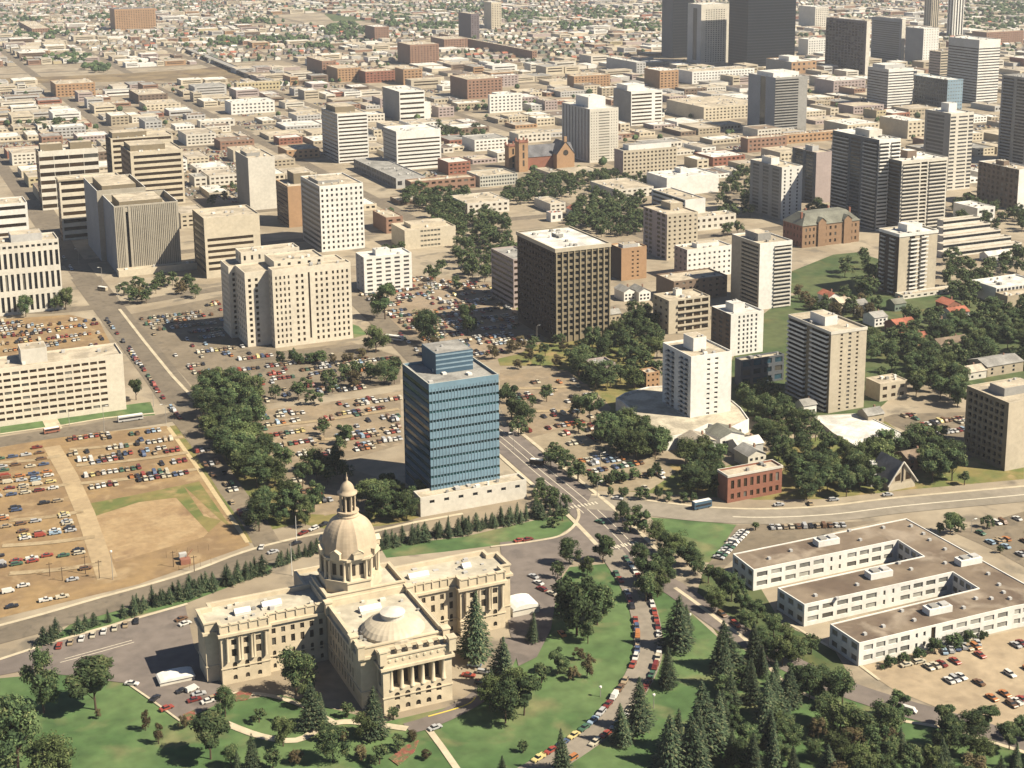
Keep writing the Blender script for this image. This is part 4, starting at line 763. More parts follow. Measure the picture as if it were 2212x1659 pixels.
for (a, c_, yy) in ((79.6, 90.2, 371.3), (148.8, 160.2, 369.9)):
    for i in range(4):
        xx = a+(c_-a)*i/3
        for dx in (-.35, .35) if 0 < i < 3 else (0,):
            q = MB(); q.lathe([(.62, 7.*K), (.5, 7.*K+.5), (.42, 13.4*K), (.62, 13.9*K)], WL, 8); link('column', q.mesh('column', True), leg, ((xx+dx-114)*K, (yy-338)*K, 0))
wing('central_wing', [(108.4, 344), (132.2, 344), (132.2, 373.1), (108.4, 373.1)], 17.6, {3: [Fc(9, 3, .4, .6, .05, .8, b=.05, t=.78)], 1: [Fc(9, 3, .4, .6, .2, .95, b=.05, t=.78)]}, 14.2)
# portico: arcade below, five open bays with columns, attic with rosettes
wing('portico', [(112.6, 338.6), (131.8, 338.6), (131.8, 344), (112.6, 344)], 16.4,
     {0: [Fc(5, 1, .46, .6, .12, .88, b=.02, t=.17, arch=True), Fc(5, 1, .5, .72, .12, .88, b=.19, t=.38, arch=True), Fc(5, 1, .76, .96, .12, .88, b=.41, t=.76, d=3.5)],
      3: [Fc(1, 1, .6, .8, .2, .8, b=.41, t=.76, d=1.2)]}, 12.7)
colrow(114.9, 338.9, 129.5, 6, 6.7*K, 12.6*K, .72)
for i in range(9):
    q = MB(); q.lathe([(0.02, .25), (.5, .2), (.62, 0)], WL, 8); o = link('rosette', q.mesh('rosette'), leg, ((114.5+i*1.95-114)*K, .6*K-.02, 15.*K)); o.rotation_euler = (pi/2, 0, 0)
for i in range(6):
    q = MB(); q.box(-.7, -.9, 0, .7, .9, 1.8, WL); q.prism([(-.9, -1.1), (.9, -1.1), (.9, 1.1), (-.9, 1.1)], 1.8, 2.1, WL); link('roof_pier', q.mesh('roof_pier'), leg, ((115+i*3-114)*K, 3.6*K, (16.4*K-1.6)))
for (x_, y_) in ((108.4, 344), (108.4, 350), (132.2, 344), (108.4, 372), (132.2, 372), (112.6, 338.6), (131.8, 338.6)):
    q = MB(); q.box(-1.2, -1.2, 0, 1.2, 1.2, 3.6*K, WL); q.box(-1.5, -1.5, 3.6*K, 1.5, 1.5, 3.6*K+.5, WL); link('corner_pier', q.mesh('corner_pier'), leg, ((x_-114)*K, (y_-338)*K, 14.6*K))
# balustrade posts along the wings
for (xa, xb, yy) in ((78, 91.4, 371.9), (91.4, 108, 373.6), (132.4, 147.2, 373.2), (147.2, 161.3, 370.5)):
    n = int((xb-xa)/2.4)
    q = MB(); q.box(-.25, -.35, 15.6*K, .25, .2, 17.7*K+.4, WL); me = q.mesh('parapet_post')
    for i in range(n+1): link('parapet_post', me, leg, ((xa+(xb-xa)*i/n-114)*K, (yy-338)*K, 0))
# roof clutter on the wings
for i in range(34):
    rr_ = random.Random(i); x_, y_ = rr_.choice([(rr_.uniform(80, 106), rr_.uniform(375, 385.5)), (rr_.uniform(134, 160), rr_.uniform(375, 385)), (rr_.uniform(110, 131), rr_.uniform(360, 371.5)), (rr_.uniform(109.5, 113), rr_.uniform(346, 370))])
    q = MB(); s_ = rr_.uniform(.5, 1.1); q.box(-s_, -s_*.7, 0, s_, s_*.7, rr_.uniform(.7, 1.5), W(rr_.choice(['palegrey', 'offwhite', 'grey'])), False); link('roof_vent', q.mesh('roof_vent'), leg, ((x_-114)*K, (y_-338)*K, 16.1*K))
# skylights
for (x_, y_, a, c_) in ((86, 379.5, 4.4, 2.6), (94.5, 380.5, 5.4, 2.8), (138, 380, 6, 2.4), (118.5, 366, 6, 2.4), (153, 380, 2.5, 2.5)):
    q = MB(); q.box(-a/2*K, -c_/2*K, 0, a/2*K, c_/2*K, .9, W('white')); gable(q, -a/2*K, -c_/2*K, a/2*K, c_/2*K, .9, 2.2, W('white'), W('white'), 'x', .1); link('skylight', q.mesh('skylight'), leg, ((x_-114)*K, (y_-338)*K, 16.3*K))
# shallow ribbed dome over the chamber
sdx, sdy = at(368.7+1440/3, 990.75+1085/3, 17.5*K); sdx -= LX; sdy -= LY
SDM = mat('ribbed_dome_stone', (.52, .45, .34), .8, .08, .5, stain=.08)
q = MB(); sr_ = 8.6*K; prf = [(sr_, 0), (sr_, 1.1), (sr_*.97, 1.5), (sr_*.88, 2.6), (sr_*.72, 3.7), (sr_*.52, 4.6), (sr_*.34, 5.1)]
q.lathe(prf, SDM, 64, rad=lambda a: 1+.007*(1 if int(round(a/(2*pi)*64)) % 2 else -1)); link('shallow_dome', q.mesh('shallow_dome'), leg, (sdx, sdy, 17.6*K-1.6))
q = MB(); q.lathe([(sr_*.36, -.3), (sr_*.36, 1.3), (sr_*.40, 1.35), (sr_*.40, 1.7), (sr_*.3, 2.1), (sr_*.12, 2.7), (0.02, 2.8)], W('offwhite'), 24); link('dome_lantern', q.mesh('dome_lantern'), leg, (sdx, sdy, 17.6*K-1.6+5.2))
# crossing block, drum, great dome, lantern
wing('north_wing', [(107, 386.6), (131, 386.6), (131, 402), (107, 402)], 15.5, {}, 13, cornice=False)
DX, DY = (118.-114)*K, (381.5-338)*K
wing('crossing', [(108.4, 373.2), (131.6, 373.2), (131.6, 386.9), (108.4, 386.9)], 19.6, {}, 17.5, z0=0)
def octo(r, rot=pi/8): return [(DX+r*cos(2*pi*i/8+rot), DY+r*sin(2*pi*i/8+rot)) for i in range(8)]
q = MB(); z = 18.4*K
q.prism(octo(8.9*K), z, z+3.4*K, WL); q.prism(octo(9.3*K), z+3.4*K, z+3.9*K, WL); q.prism(octo(7.6*K), z+3.9*K, z+9.6*K, WL); q.prism(octo(8.8*K), z+9.6*K, z+10.3*K, WL)
link('drum', q.mesh('drum'), leg)
for i in range(8):
    a = 2*pi*i/8+pi/8+pi/8; rr = 7.6*K*cos(pi/8)+.05
    for s_ in (-1, 1):
        g = MB(); g.box(-.75, -.06, 0, .75, 0, 4.2, GLs); link('drum_window', g.mesh('drum_window'), leg, (DX+rr*cos(a)-s_*1.5*sin(a), DY+rr*sin(a)+s_*1.5*cos(a), z+5.*K), a+pi/2)
    a2 = 2*pi*i/8+pi/8
    for s_ in (-.11, .11):
        g = MB(); g.lathe([(.75, z+3.9*K), (.55, z+4.5*K), (.48, z+9.*K), (.75, z+9.6*K)], WL, 8); link('drum_column', g.mesh('drum_column', True), leg, (DX+8.15*K*cos(a2+s_), DY+8.15*K*sin(a2+s_), 0))
    g = MB(); g.prism([(-1.8, -1.3), (1.8, -1.3), (1.8, 1.3), (-1.8, 1.3)], 0, 2.2, WL); gable(g, -1.9, -1.5, 1.9, 1.3, 2.2, 3.6, WL, WL, 'y', .2); link('dormer', g.mesh('dormer'), leg, (DX+7.7*K*cos(a), DY+7.7*K*sin(a), z+10.3*K), a+pi/2)
zd = z+10.3*K; Rd = 7.9*K
prof = [(Rd*cos(t)**.85 if t < 1.5 else 0, zd+Rd*1.32*sin(t)) for t in [i*1.32/12 for i in range(13)]]
DOME = mat('dome_stone', (.47, .375, .265), .8, .08, .5, stain=.1)
q = MB(); q.lathe([(Rd, zd-.2)]+prof, DOME, 48, (DX, DY), rad=lambda a: 1+.035*(abs(((a*8/(2*pi)-.5) % 1)-.5) < .07)); link('great_dome', q.mesh('great_dome', False), leg)
zl = prof[-1][1]; rl = prof[-1][0]
q = MB(); q.lathe([(rl*1.25, zl-.6), (rl*1.3, zl+0.26), (rl*1.15, zl+0.44), (rl*1.15, zl+1.40), (rl*1.3, zl+1.48), (rl*1.3, zl+1.84), (rl*.8, zl+1.92)], DOME, 24, (DX, DY)); link('lantern_base', q.mesh('lantern_base'), leg)
q = MB(); r3 = rl*.55; q.lathe([(r3, zl+1.75), (r3, zl+8.30)], GLs, 12, (DX, DY)); link('lantern_core', q.mesh('lantern_core'), leg)
for i in range(8):
    a = 2*pi*i/8+.2; g = MB(); g.lathe([(.55, 0), (.4, .4), (.38, 5.8), (.6, 6.4)], DOME, 7); link('lantern_column', g.mesh('lantern_column', True), leg, (DX+rl*.86*cos(a), DY+rl*.86*sin(a), zl+1.92))
q = MB(); q.lathe([(rl*1.15, zl+8.13), (rl*1.2, zl+8.65), (rl*.85, zl+9.00), (rl*.82, zl+9.96), (rl*.7, zl+11.19), (rl*.42, zl+12.24), (rl*.2, zl+12.67), (.3, zl+13.11), (.45, zl+13.98), (.12, zl+14.51), (.05, zl+16.08)], DOME, 20, (DX, DY)); link('lantern_cap', q.mesh('lantern_cap', True), leg)
print('dome', proj(DX+LX, DY+LY, zd), 'top', proj(DX+LX, DY+LY, zl+18.4), 'lantern base', proj(DX+LX, DY+LY, zl))
# low white sheds either side of the building
for (px_, py_, wd_, dd_, hh_, lab) in ((1126, 1318, 11, 9, 4.5, 'white curved-roof service shed at the east end of the parliament'), (380, 1468, 12, 6, 2.6, 'low white canopy roof beside the shaded west end of the parliament')):
    x, y = at(px_, py_); t = thing('shed', lab, 'shed', (x, y, 0)); q = MB(); q.box(-wd_/2, -dd_/2, 0, wd_/2, dd_/2, hh_*.6, W('offwhite')); link('wall', q.mesh('wall'), t)
    q = MB(); N_ = 8
    for i in range(N_):
        a, b_ = pi*i/N_, pi*(i+1)/N_; xa, xb = -wd_/2*cos(a)*1.05, -wd_/2*cos(b_)*1.05; za, zb = hh_*.6+hh_*.4*sin(a), hh_*.6+hh_*.4*sin(b_)
        q.face([(xa, -dd_/2-.4, za), (xb, -dd_/2-.4, zb), (xb, dd_/2+.4, zb), (xa, dd_/2+.4, za)], W('white'))
    q.face([(-wd_/2*cos(pi*i/N_)*1.05, -dd_/2-.4, hh_*.6+hh_*.4*sin(pi*i/N_)) for i in range(N_, -1, -1)], W('white')); link('roof', q.mesh('roof'), t)
# ------------------------------------------------------------------ houses
HW = ['white', 'cream', 'palegrey', 'tan', 'brick', 'offwhite', 'green', 'pink']; HR = ['red', 'tar', 'grey', 'brown', 'slate', 'gravel', 'copper', 'white']
HM = {}
def house_mesh(wl, rf, ax, wd, dp, hh=5.2, rise=2.6):
    k = (wl, rf, ax, wd, dp, hh)
    if k not in HM:
        a = MB(); a.box(-wd/2, -dp/2, 0, wd/2, dp/2, hh, W(wl)); 
        r_ = MB(); gable(r_, -wd/2, -dp/2, wd/2, dp/2, hh+.02, hh+rise, Rf(rf), W(wl), ax, .5); r_.box(wd*.2, 0, hh+rise*.4, wd*.2+.8, .8, hh+rise+.9, W('brick'))
        g = MB(); g.face([(0, 0, 0), (1.5, 0, 0), (1.5, 0, 1.3), (0, 0, 1.3)], G('glass'))
        f = MB(); f.v = a.v+r_.v; f.f = a.f+[tuple(q+len(a.v) for q in t) for t in r_.f]; f.mats = list(a.mats)
        f.m = a.m+[f.mi(r_.mats[q]) for q in r_.m]
        HM[k] = (a.mesh('wall'), r_.mesh('roof'), g.mesh('window'), f.mesh('house'))
    return HM[k]
def house(px_, py_, wl, rf, ax, wd, dp, hh, label, rz=0., group=None):
    x, y = at(px_, py_); a, r_, g, _ = house_mesh(wl, rf, ax, wd, dp, hh)
    t = thing('house', label, 'house', (x, y, 0), rz, group); link('wall', a, t); link('roof', r_, t)
    for i in range(3):
        for fl in (1.2, 3.6) if hh > 5 else (1.2,): link('window', g, t, (-wd/2+wd*(.1+.3*i), -dp/2-.05, fl))
    FOOT.append((x-wd/2, y-dp/2, x+wd/2, y+dp/2, 7)); return t
HS = [(1350, 645, 'white', 'grey', 'y', 9, 14, 6.5, 'left one of the twin white gabled houses right of the bronze tower'), (1382, 645, 'white', 'grey', 'y', 9, 14, 6.5, 'right one of the twin white gabled houses right of the bronze tower'),
 (1790, 655, 'white', 'red', 'y', 9, 13, 6, 'white house with a red roof just below the dark grassy bank'), (1816, 668, 'cream', 'tan', 'x', 10, 12, 6, 'pale yellow house between the red-roofed white one and the purple-grey roof'),
 (1850, 672, 'palegrey', 'grey', 'x', 11, 11, 5.5, 'grey-roofed house left of the checkered balcony tower'), (1890, 700, 'white', 'grey', 'x', 10, 12, 6, 'white house with a pale roof below the grey-roofed one'),
 (1945, 712, 'redbrick', 'red', 'x', 15, 13, 5, 'wide house with a red roof below the checkered balcony tower'), (2062, 690, 'white', 'red', 'x', 14, 12, 6, 'white house with a red roof right of the checkered balcony tower'),
 (2048, 672, 'redbrick', 'red', 'y', 11, 12, 6, 'red-roofed house just behind the white one with a red roof'), (1975, 742, 'orange', 'red', 'x', 14, 10, 4.5, 'low house with a red roof in the middle of the dense trees'),
 (2050, 750, 'tan', 'brown', 'x', 22, 11, 4.2, 'long low house with a brown-pink roof among trees'), (2028, 712, 'palegrey', 'tan', 'y', 8, 9, 5, 'small round-looking pale house among the trees'),
 (1240, 1040-575, 'white', 'red', 'y', 9, 11, 6, 'white house with a bright red roof in the central park trees'), (1935, 668, 'green', 'copper', 'x', 9, 9, 5, 'small house with a teal roof below the terrace deck'),
 (1610, 975, 'palegrey', 'white', 'x', 14, 10, 5, 'grey house with several white gables behind the red brick building'), (1620, 1000, 'offwhite', 'grey', 'y', 10, 12, 6, 'pale house with a grey roof just left of the red brick building top'),
 (1505, 975, 'white', 'gravel', 'y', 14, 12, 6.5, 'white wing with a tan hip roof below the curved podium deck'), (1565, 960, 'white', 'copper', 'y', 14, 14, 6.5, 'white wing with a grey-green hip roof below the curved podium deck'),
 (2150, 800, 'tan', 'grey', 'x', 26, 16, 6, 'long grey-roofed hall in the trees at the right edge'), (2090, 815, 'offwhite', 'gravel', 'x', 18, 10, 4.5, 'flat pale roofed hall left of the long grey-roofed hall'),
 (1740, 1010-120, 'white', 'grey', 'x', 8, 8, 5, 'small white house at the foot of the tan ribbed tower'), (1970, 1005, 'brick', 'brown', 'x', 13, 11, 5.5, 'brown-roofed house behind the steep gabled church'),
 (2150, 560, 'white', 'white', 'x', 22, 10, 4.5, 'white flat hall beside trees at the far right'), (1320, 690, 'tan', 'grey', 'x', 10, 8, 4.5, 'small tan house right of the bronze tower base'),
 (1880, 1000-90, 'tan', 'grey', 'x', 10, 9, 5, 'grey-roofed house behind the pale flat deck'), (850, 395, 'white', 'tan', 'x', 10, 9, 5, 'small white house left of the brown brick block')]
for h in HS: house(*h)
# ------------------------------------------------------------------ trees
def leafmat(n, c): return mat(n, c, .9, .25, .8, spec=.15, objvar=.38)
LM = {'b': [leafmat('leaf_dark', (.036, .060, .026)), leafmat('leaf_green', (.076, .110, .044)), leafmat('leaf_olive', (.14, .160, .068))],
      's': [leafmat('needle_dark', (.026, .044, .024)), leafmat('needle_green', (.065, .092, .048)), leafmat('needle_olive', (.115, .125, .065))],
      'g': [leafmat('leaf_fresh_dark', (.045, .062, .022)), leafmat('leaf_fresh', (.095, .125, .045)), leafmat('leaf_fresh_pale', (.17, .19, .08))],
      'o': [leafmat('leaf_rust', (.075, .055, .03)), leafmat('leaf_brown', (.105, .085, .042)), leafmat('leaf_yellow_olive', (.15, .14, .06))]}
BARK = mat('bark', (.09, .06, .04), .95, .2, 2.)
def crown_b(seed, n=3400, ls=.027, key='b', nl=26):
    r = random.Random(seed); b = MB(); ms = LM[key]; lobes = []
    sx = r.uniform(.9, 1.1)
    for i in range(nl):
        a = r.uniform(0, 2*pi); z = .26+.66*r.random()**.9; R_ = .34*sqrt(max(0, 1-((z-.5)/.46)**2)); q = R_*r.uniform(.35, 1.)
        lobes.append((q*cos(a)*sx, q*sin(a)/sx, z, r.uniform(.07, .135), r.random()))
    core = [(0, 0, .5, .20, 0)]+[l for l in lobes if r.random() < .6]
    for (x, y, z, q, t) in core:
        k = len(b.v); q2 = q*.7; b.v += [(x+c[0]*q2, y+c[1]*q2, z+c[2]*q2) for c in [(0, 0, -1), (0, 0, 1)]+[(cos(pi*i/3), sin(pi*i/3), zz) for zz in (-.5, .5) for i in range(6)]]
        for i in range(6):
            j = (i+1) % 6; b.f += [(k, k+2+j, k+2+i), (k+1, k+8+i, k+8+j), (k+2+i, k+2+j, k+8+j, k+8+i)]; b.m += [b.mi(ms[0])]*3
    for i in range(n):
        x, y, z, q, t = lobes[i % nl]; u = Vector((r.gauss(0, 1), r.gauss(0, 1), r.gauss(0, 1)+.3)).normalized(); rr = q*r.uniform(.7, 1.35)
        p = Vector((x, y, z))+u*rr
        nn = (u+Vector((r.uniform(-.9, .9), r.uniform(-.9, .9), r.uniform(-.4, .9)))).normalized(); a = nn.orthogonal().normalized(); a = (a*cos(i)+nn.cross(a)*sin(i))*ls*r.uniform(.5, 1.3); c = nn.cross(a).normalized()*ls*r.uniform(.5, 1.)
        k = len(b.v); b.v += [tuple(p-a), tuple(p+a*.4-c), tuple(p+a+c*.6)]; b.f.append((k, k+1, k+2))
        f = t*.5+r.random()*.5; b.m.append(b.mi(ms[0] if f < .36 else ms[1] if f < .74 else ms[2]))
    return b
def crown_s(seed, n=1300, ls=.032, key='s', rad=.17):
    r = random.Random(seed); b = MB(); ms = LM[key]
    b.lathe([(rad*.55, .1), (rad*.42, .35), (rad*.22, .7), (.004, .97)], ms[0], 7)
    for i in range(n):
        z = 1-(r.random()**.6)*.92; R_ = rad*(1-z)**.85*1.18*(1+.22*sin(z*70+r.uniform(-.5, .5))); a = r.uniform(0, 2*pi); R_ *= r.uniform(.55, 1.05)*(1+.2*sin(3*a+seed)); s_ = ls*(1.25-z*.7)
        p = Vector((R_*cos(a), R_*sin(a), z)); o = Vector((cos(a), sin(a), -.5)).normalized(); t = Vector((-sin(a), cos(a), 0))
        k = len(b.v); b.v += [tuple(p-t*s_*.6), tuple(p+t*s_*.6), tuple(p+o*s_*1.6+Vector((0, 0, r.uniform(-.3, .6)*s_)))]; b.f.append((k, k+1, k+2)); f = r.random()
        b.m.append(b.mi(ms[0] if f < .5 else ms[1] if f < .85 else ms[2]))
    return b
def trunk_mesh(h=.5, r0=.022, limbs=True):
    b = MB(); b.tube((0, 0, 0), (0, 0, h), r0, r0*.5, BARK, 6)
    if limbs:
        for i in range(5): a = i*1.3; b.tube((0, 0, .2+.05*i), (.16*cos(a), .16*sin(a), .42+.06*i), r0*.5, r0*.2, BARK, 4)
    return b.mesh('trunk')
TB = [crown_b(i, 3400, (.027, .034, .024)[i % 3], 'g' if i in (2, 6) else 'b', (26, 15, 34)[i % 3]).mesh('crown') for i in range(8)]; TO = [crown_b(40+i, 1600, .036, 'o').mesh('crown') for i in range(2)]
TSP = [crown_s(i, 2200, .025).mesh('crown') for i in range(4)]; THC = [crown_s(20+i, 420, .05, rad=.22).mesh('crown') for i in range(3)]; TSH = [crown_b(60+i, 1200, .045).mesh('crown') for i in range(2)]
TK, TKS = trunk_mesh(), trunk_mesh(.85, .016, False)
TREES = []   # (kind, x, y, E, N, height m, width factor, area)
rt = random.Random(7)
def tree(kind, x, y, hp, wf=1., area=''):
    g = at(x, y); h = hp/ppm(x, y); TREES.append([kind, x, y, g[0], g[1], h, wf, area, hp])
def inpoly(x, y, P):
    c = False; j = len(P)-1
    for i in range(len(P)):
        if (P[i][1] > y) != (P[j][1] > y) and x < (P[j][0]-P[i][0])*(y-P[i][1])/(P[j][1]-P[i][1])+P[i][0]: c = not c
        j = i
    return c
def hitfoot(E, N, m=2.5):
    return any(a-m < E < c+m and b-m < N < d_+m for a, b, c, d_, _ in FOOT)
def grove(P, n, h0, h1, kind, area, md=7., wf=(1.0, 1.4)):
    xs = [p[0] for p in P]; ys = [p[1] for p in P]; done = []; tries = 0
    while len(done) < n and tries < n*40:
        tries += 1; x, y = rt.uniform(min(xs), max(xs)), rt.uniform(min(ys), max(ys))
        if not inpoly(x, y, P): continue
        g = at(x, y)
        if hitfoot(*g) or any((g[0]-q[0])**2+(g[1]-q[1])**2 < md*md for q in done): continue
        done.append(g); k = kind if len(kind) == 1 else rt.choice(kind); tree(k, x, y, rt.uniform(h0, h1)*ppm(x, y), rt.uniform(*wf), area)
LP = 'on the lawn at lower left'
for t in [('b', 95, 1540, 128, .8, LP), ('b', 207, 1533, 108, 1.25, LP), ('b', 40, 1672, 155, .85, LP), ('b', -8, 1640, 120, .9, LP), ('b', 110, 1700, 110, 1., LP), ('o', 213, 1553, 22, .8, LP), ('o', 315, 1578, 46, .55, LP), ('o', 343, 1607, 48, .55, LP),
          ('b', 455, 1640, 92, 1.3, LP), ('b', 487, 1548, 62, .9, LP), ('s', 545, 1662, 78, 1., LP), ('s', 512, 1668, 48, 1., LP), ('o', 395, 1575, 28, 1.2, LP), ('b', 500, 1660, 50, 1., LP)]: tree(*t)
FP = 'in front of the parliament'
for t in [('b', 640, 1502, 100, 1.05, FP), ('s', 676, 1574, 102, 1.2, FP), ('s', 690, 1565, 70, 1.2, FP), ('s', 806, 1592, 108, 1.2, FP), ('b', 720, 1645, 80, 1.1, FP), ('b', 612, 1612, 66, 1.05, FP), ('b', 790, 1600, 60, 1., FP), ('o', 745, 1600, 25, 1.3, FP),
          ('b', 590, 1660, 40, 1.2, FP), ('b', 820, 1650, 40, 1.4, FP), ('b', 860, 1620, 32, 1.3, FP), ('o', 780, 1640, 30, 1.4, FP), ('o', 890, 1600, 24, 1.2, FP), ('b', 560, 1560, 30, 1.3, FP), ('b', 700, 1600, 40, 1., FP), ('o', 640, 1650, 30, 1.4, FP),
          ('b', 665, 1530, 50, 1., FP), ('b', 850, 1555, 26, 1.3, FP), ('b', 750, 1550, 30, 1.3, FP), ('o', 920, 1640, 22, 1.3, FP)]: tree(*t)
EP = 'on the east side of the parliament'
for t in [('s', 1025, 1424, 152, 1.1, EP), ('s', 1150, 1388, 68, .9, EP), ('s', 1086, 1484, 112, 1.3, EP), ('b', 1092, 1562, 92, 1., EP), ('b', 1132, 1545, 88, .95, EP), ('b', 1058, 1530, 70, 1., EP), ('b', 1205, 1455, 52, 1.2, EP), ('o', 1268, 1460, 48, .9, EP), ('o', 1240, 1470, 30, 1.2, EP),
          ('b', 1246, 1372, 128, 1., EP), ('b', 1290, 1350, 86, 1., EP), ('b', 1225, 1330, 80, .9, EP), ('b', 1270, 1390, 50, 1., EP), ('b', 1230, 1218, 58, 1., EP), ('b', 1302, 1216, 62, 1., EP), ('b', 1268, 1245, 44, 1., EP), ('b', 1205, 1250, 36, 1.1, EP),
          ('b', 1110, 1520, 80, 1., EP), ('b', 1170, 1475, 40, 1.3, EP), ('o', 1250, 1425, 26, 1.2, EP), ('s', 1062, 1500, 60, 1., EP)]: tree(*t)
CL = 'beside the curved drive of parked cars'
for t in [('s', 1462, 1402, 118, 1.3, CL), ('s', 1443, 1484, 88, 1.2, CL), ('s', 1381, 1578, 116, 1.2, CL), ('s', 1345, 1606, 90, 1.2, CL), ('s', 1214, 1668, 98, 1., CL), ('s', 1480, 1365, 60, 1.2, CL), ('s', 1085, 1690, 60, 1., CL), ('b', 1130, 1625, 24, 1.2, CL)]: tree(*t)
BV = 'along the boulevard east of the parliament'
for x, y, h in [(1345, 1130, 45), (1362, 1150, 40), (1392, 1150, 46), (1420, 1175, 52), (1440, 1198, 48), (1465, 1205, 56), (1485, 1222, 50), (1502, 1240, 44), (1385, 1225, 50), (1402, 1262, 66), (1436, 1262, 62), (1420, 1290, 60), (1395, 1300, 62), (1530, 1260, 40), (1555, 1285, 56), (1580, 1300, 60), (1600, 1320, 46), (1545, 1320, 52), (1375, 1125, 34), (1440, 1235, 50)]:
    tree('b', x, y, h, 1.1, BV)
WT = 'west of the white E-shaped block'
for x, y, h in [(1635, 1345, 48), (1672, 1378, 52), (1700, 1400, 50), (1690, 1440, 62), (1725, 1430, 48), (1752, 1412, 40), (1640, 1400, 44), (1665, 1430, 50), (1748, 1512, 70), (1720, 1490, 56), (1820, 1520, 72), (1610, 1365, 46), (1775, 1490, 50)]: tree('b', x, y, h, 1.2, WT)
grove([(1565, 1430), (1620, 1410), (1680, 1470), (1705, 1540), (1700, 1690), (1500, 1700), (1490, 1640), (1545, 1560)], 19, 11, 20, 's', 'in the dark conifer grove at lower right', 8., (.95, 1.5))
grove([(1565, 1430), (1700, 1470), (1705, 1560), (1690, 1690), (1520, 1700)], 9, 7, 11, 'b', 'among the conifers at lower right', 9)
grove([(1450, 1640), (1520, 1620), (1560, 1700), (1440, 1700)], 5, 20, 26, 's', 'at the south tip of the conifer grove', 6, (1., 1.3))
grove([(1850, 1640), (2050, 1620), (2260, 1650), (2260, 1730), (1850, 1730)], 20, 8, 13, 'bbs', 'in the bottom right corner', 7., (1., 1.4))
grove([(1700, 1600), (1800, 1570), (1900, 1590), (2000, 1620), (2260, 1700), (1700, 1730)], 22, 7, 12, 'bbbso', 'in the tree belt at the bottom right', 8., (1., 1.4))
for x, y, h in [(1940, 1560, 62), (2040, 1575, 52), (2095, 1600, 66), (2130, 1580, 55), (1780, 1560, 60), (1850, 1600, 70), (1905, 1575, 40), (2180, 1620, 55), (2210, 1600, 50)]: tree('b', x, y, h, 1.3, 'along the road at the bottom right')
for x, y, h in [(1922, 1441, 24), (1952, 1432, 22), (1984, 1424, 24), (2019, 1412, 32), (2062, 1398, 30), (2093, 1388, 26), (2124, 1381, 18), (1905, 1446, 10)]: tree('h', x, y, h, 1.5, 'against the south wall of the white E-shaped block')
for x, y, h in [(2052, 1155, 46), (2132, 1140, 26), (2070, 1150, 34), (2030, 1152, 22), (2160, 1195, 16), (1632, 1146, 18)]: tree('b', x, y, h, 1.3, 'between the avenue and the right-hand lot')
# rows of small columnar trees
def row(kind, pts, sp, h0, h1, area, jit=1.):
    P = [Vector(at(*q)) for q in pts]; 
    for i in range(len(P)-1):
        L = (P[i+1]-P[i]).length; n = max(1, int(L/sp))
        for k in range(n):
            p = P[i].lerp(P[i+1], (k+rt.uniform(-.35, .35))/n)+Vector((rt.uniform(-jit, jit), rt.uniform(-jit, jit))); q = proj(p.x, p.y)
            TREES.append([kind, q[0], q[1], p.x, p.y, h0+(h1-h0)*rt.random()**.7*rt.uniform(.7, 1.1), rt.uniform(.8, 1.5), area, rt.uniform(h0, h1)*ppm(*q)])
row('p', [(85, 1392), (180, 1360), (270, 1334)], 4.2, 5, 8.5, 'in the front row along the sweeping avenue')
row('p', [(270, 1330), (400, 1292), (500, 1262), (585, 1236)], 2.9, 4.5, 9.5, 'in the front row along the sweeping avenue')
row('p', [(300, 1312), (400, 1282), (500, 1252), (575, 1228)], 4., 4.5, 8.5, 'in the back row along the sweeping avenue')
row('p', [(600, 1222), (650, 1204), (695, 1188)], 2.6, 5, 7.5, 'in the short conifer hedge left of the dome')
row('p', [(825, 1186), (900, 1172), (1000, 1153), (1100, 1132), (1170, 1118), (1240, 1106)], 3.1, 5, 8.5, 'in the conifer row below the cream podium')
grove([(1150, 1098), (1165, 1048), (1235, 1098), (1200, 1106)], 14, 4, 7, 'b', 'added as shade in the dip below the boulevard', 3.5)  # bushes added on flat ground to imitate the dark void under the street
row('p', [(830, 1176), (950, 1154), (1080, 1130), (1180, 1108)], 3.2, 6, 8, 'in the back conifer row below the cream podium')
tree('b', 1195, 1140, 22, 1.4, 'on the strip of lawn below the cream podium'); tree('b', 1215, 1125, 26, 1.4, 'on the strip of lawn below the cream podium')
# groves further back
G1 = 'in the dark grove left of the blue glass block'
grove([(430, 870), (475, 838), (540, 850), (560, 900), (560, 960), (600, 1000), (640, 1020), (620, 1055), (560, 1060), (500, 1030), (470, 980), (440, 920)], 34, 12, 17, 'b', G1, 7)
grove([(620, 900), (640, 890), (660, 870), (680, 860), (700, 830), (860, 790), (862, 830), (700, 870)], 9, 7, 11, 'bbo', 'between the two lots left of the blue glass block', 9)
for x, y, h in [(595, 862, 30), (645, 866, 40), (745, 962, 46), (700, 940, 34), (830, 830, 50), (800, 826, 42), (770, 820, 40), (712, 835, 36), (660, 845, 30), (735, 975, 30)]: tree('b', x, y, h, 1.2, 'round the dirt lot left of the blue glass block')
G2 = 'in the trees behind the great dome'
grove([(555, 1150), (570, 1110), (640, 1090), (700, 1100), (700, 1135), (640, 1140)], 12, 10, 15, 'b', G2, 8)
grove([(640, 1060), (680, 1010), (740, 1000), (760, 1040), (700, 1050)], 8, 8, 13, 'b', G2, 8)
grove([(780, 1125), (790, 1080), (860, 1070), (905, 1080), (900, 1110), (860, 1130)], 10, 10, 15, 'b', G2, 6)
row('h', [(612, 786), (700, 784), (720, 782)], 4, 6, 9, 'in the hedge before the stepped stone block', 2); row('o', [(725, 784), (800, 776)], 5, 4, 7, 'in the hedge before the stepped stone block', 2)
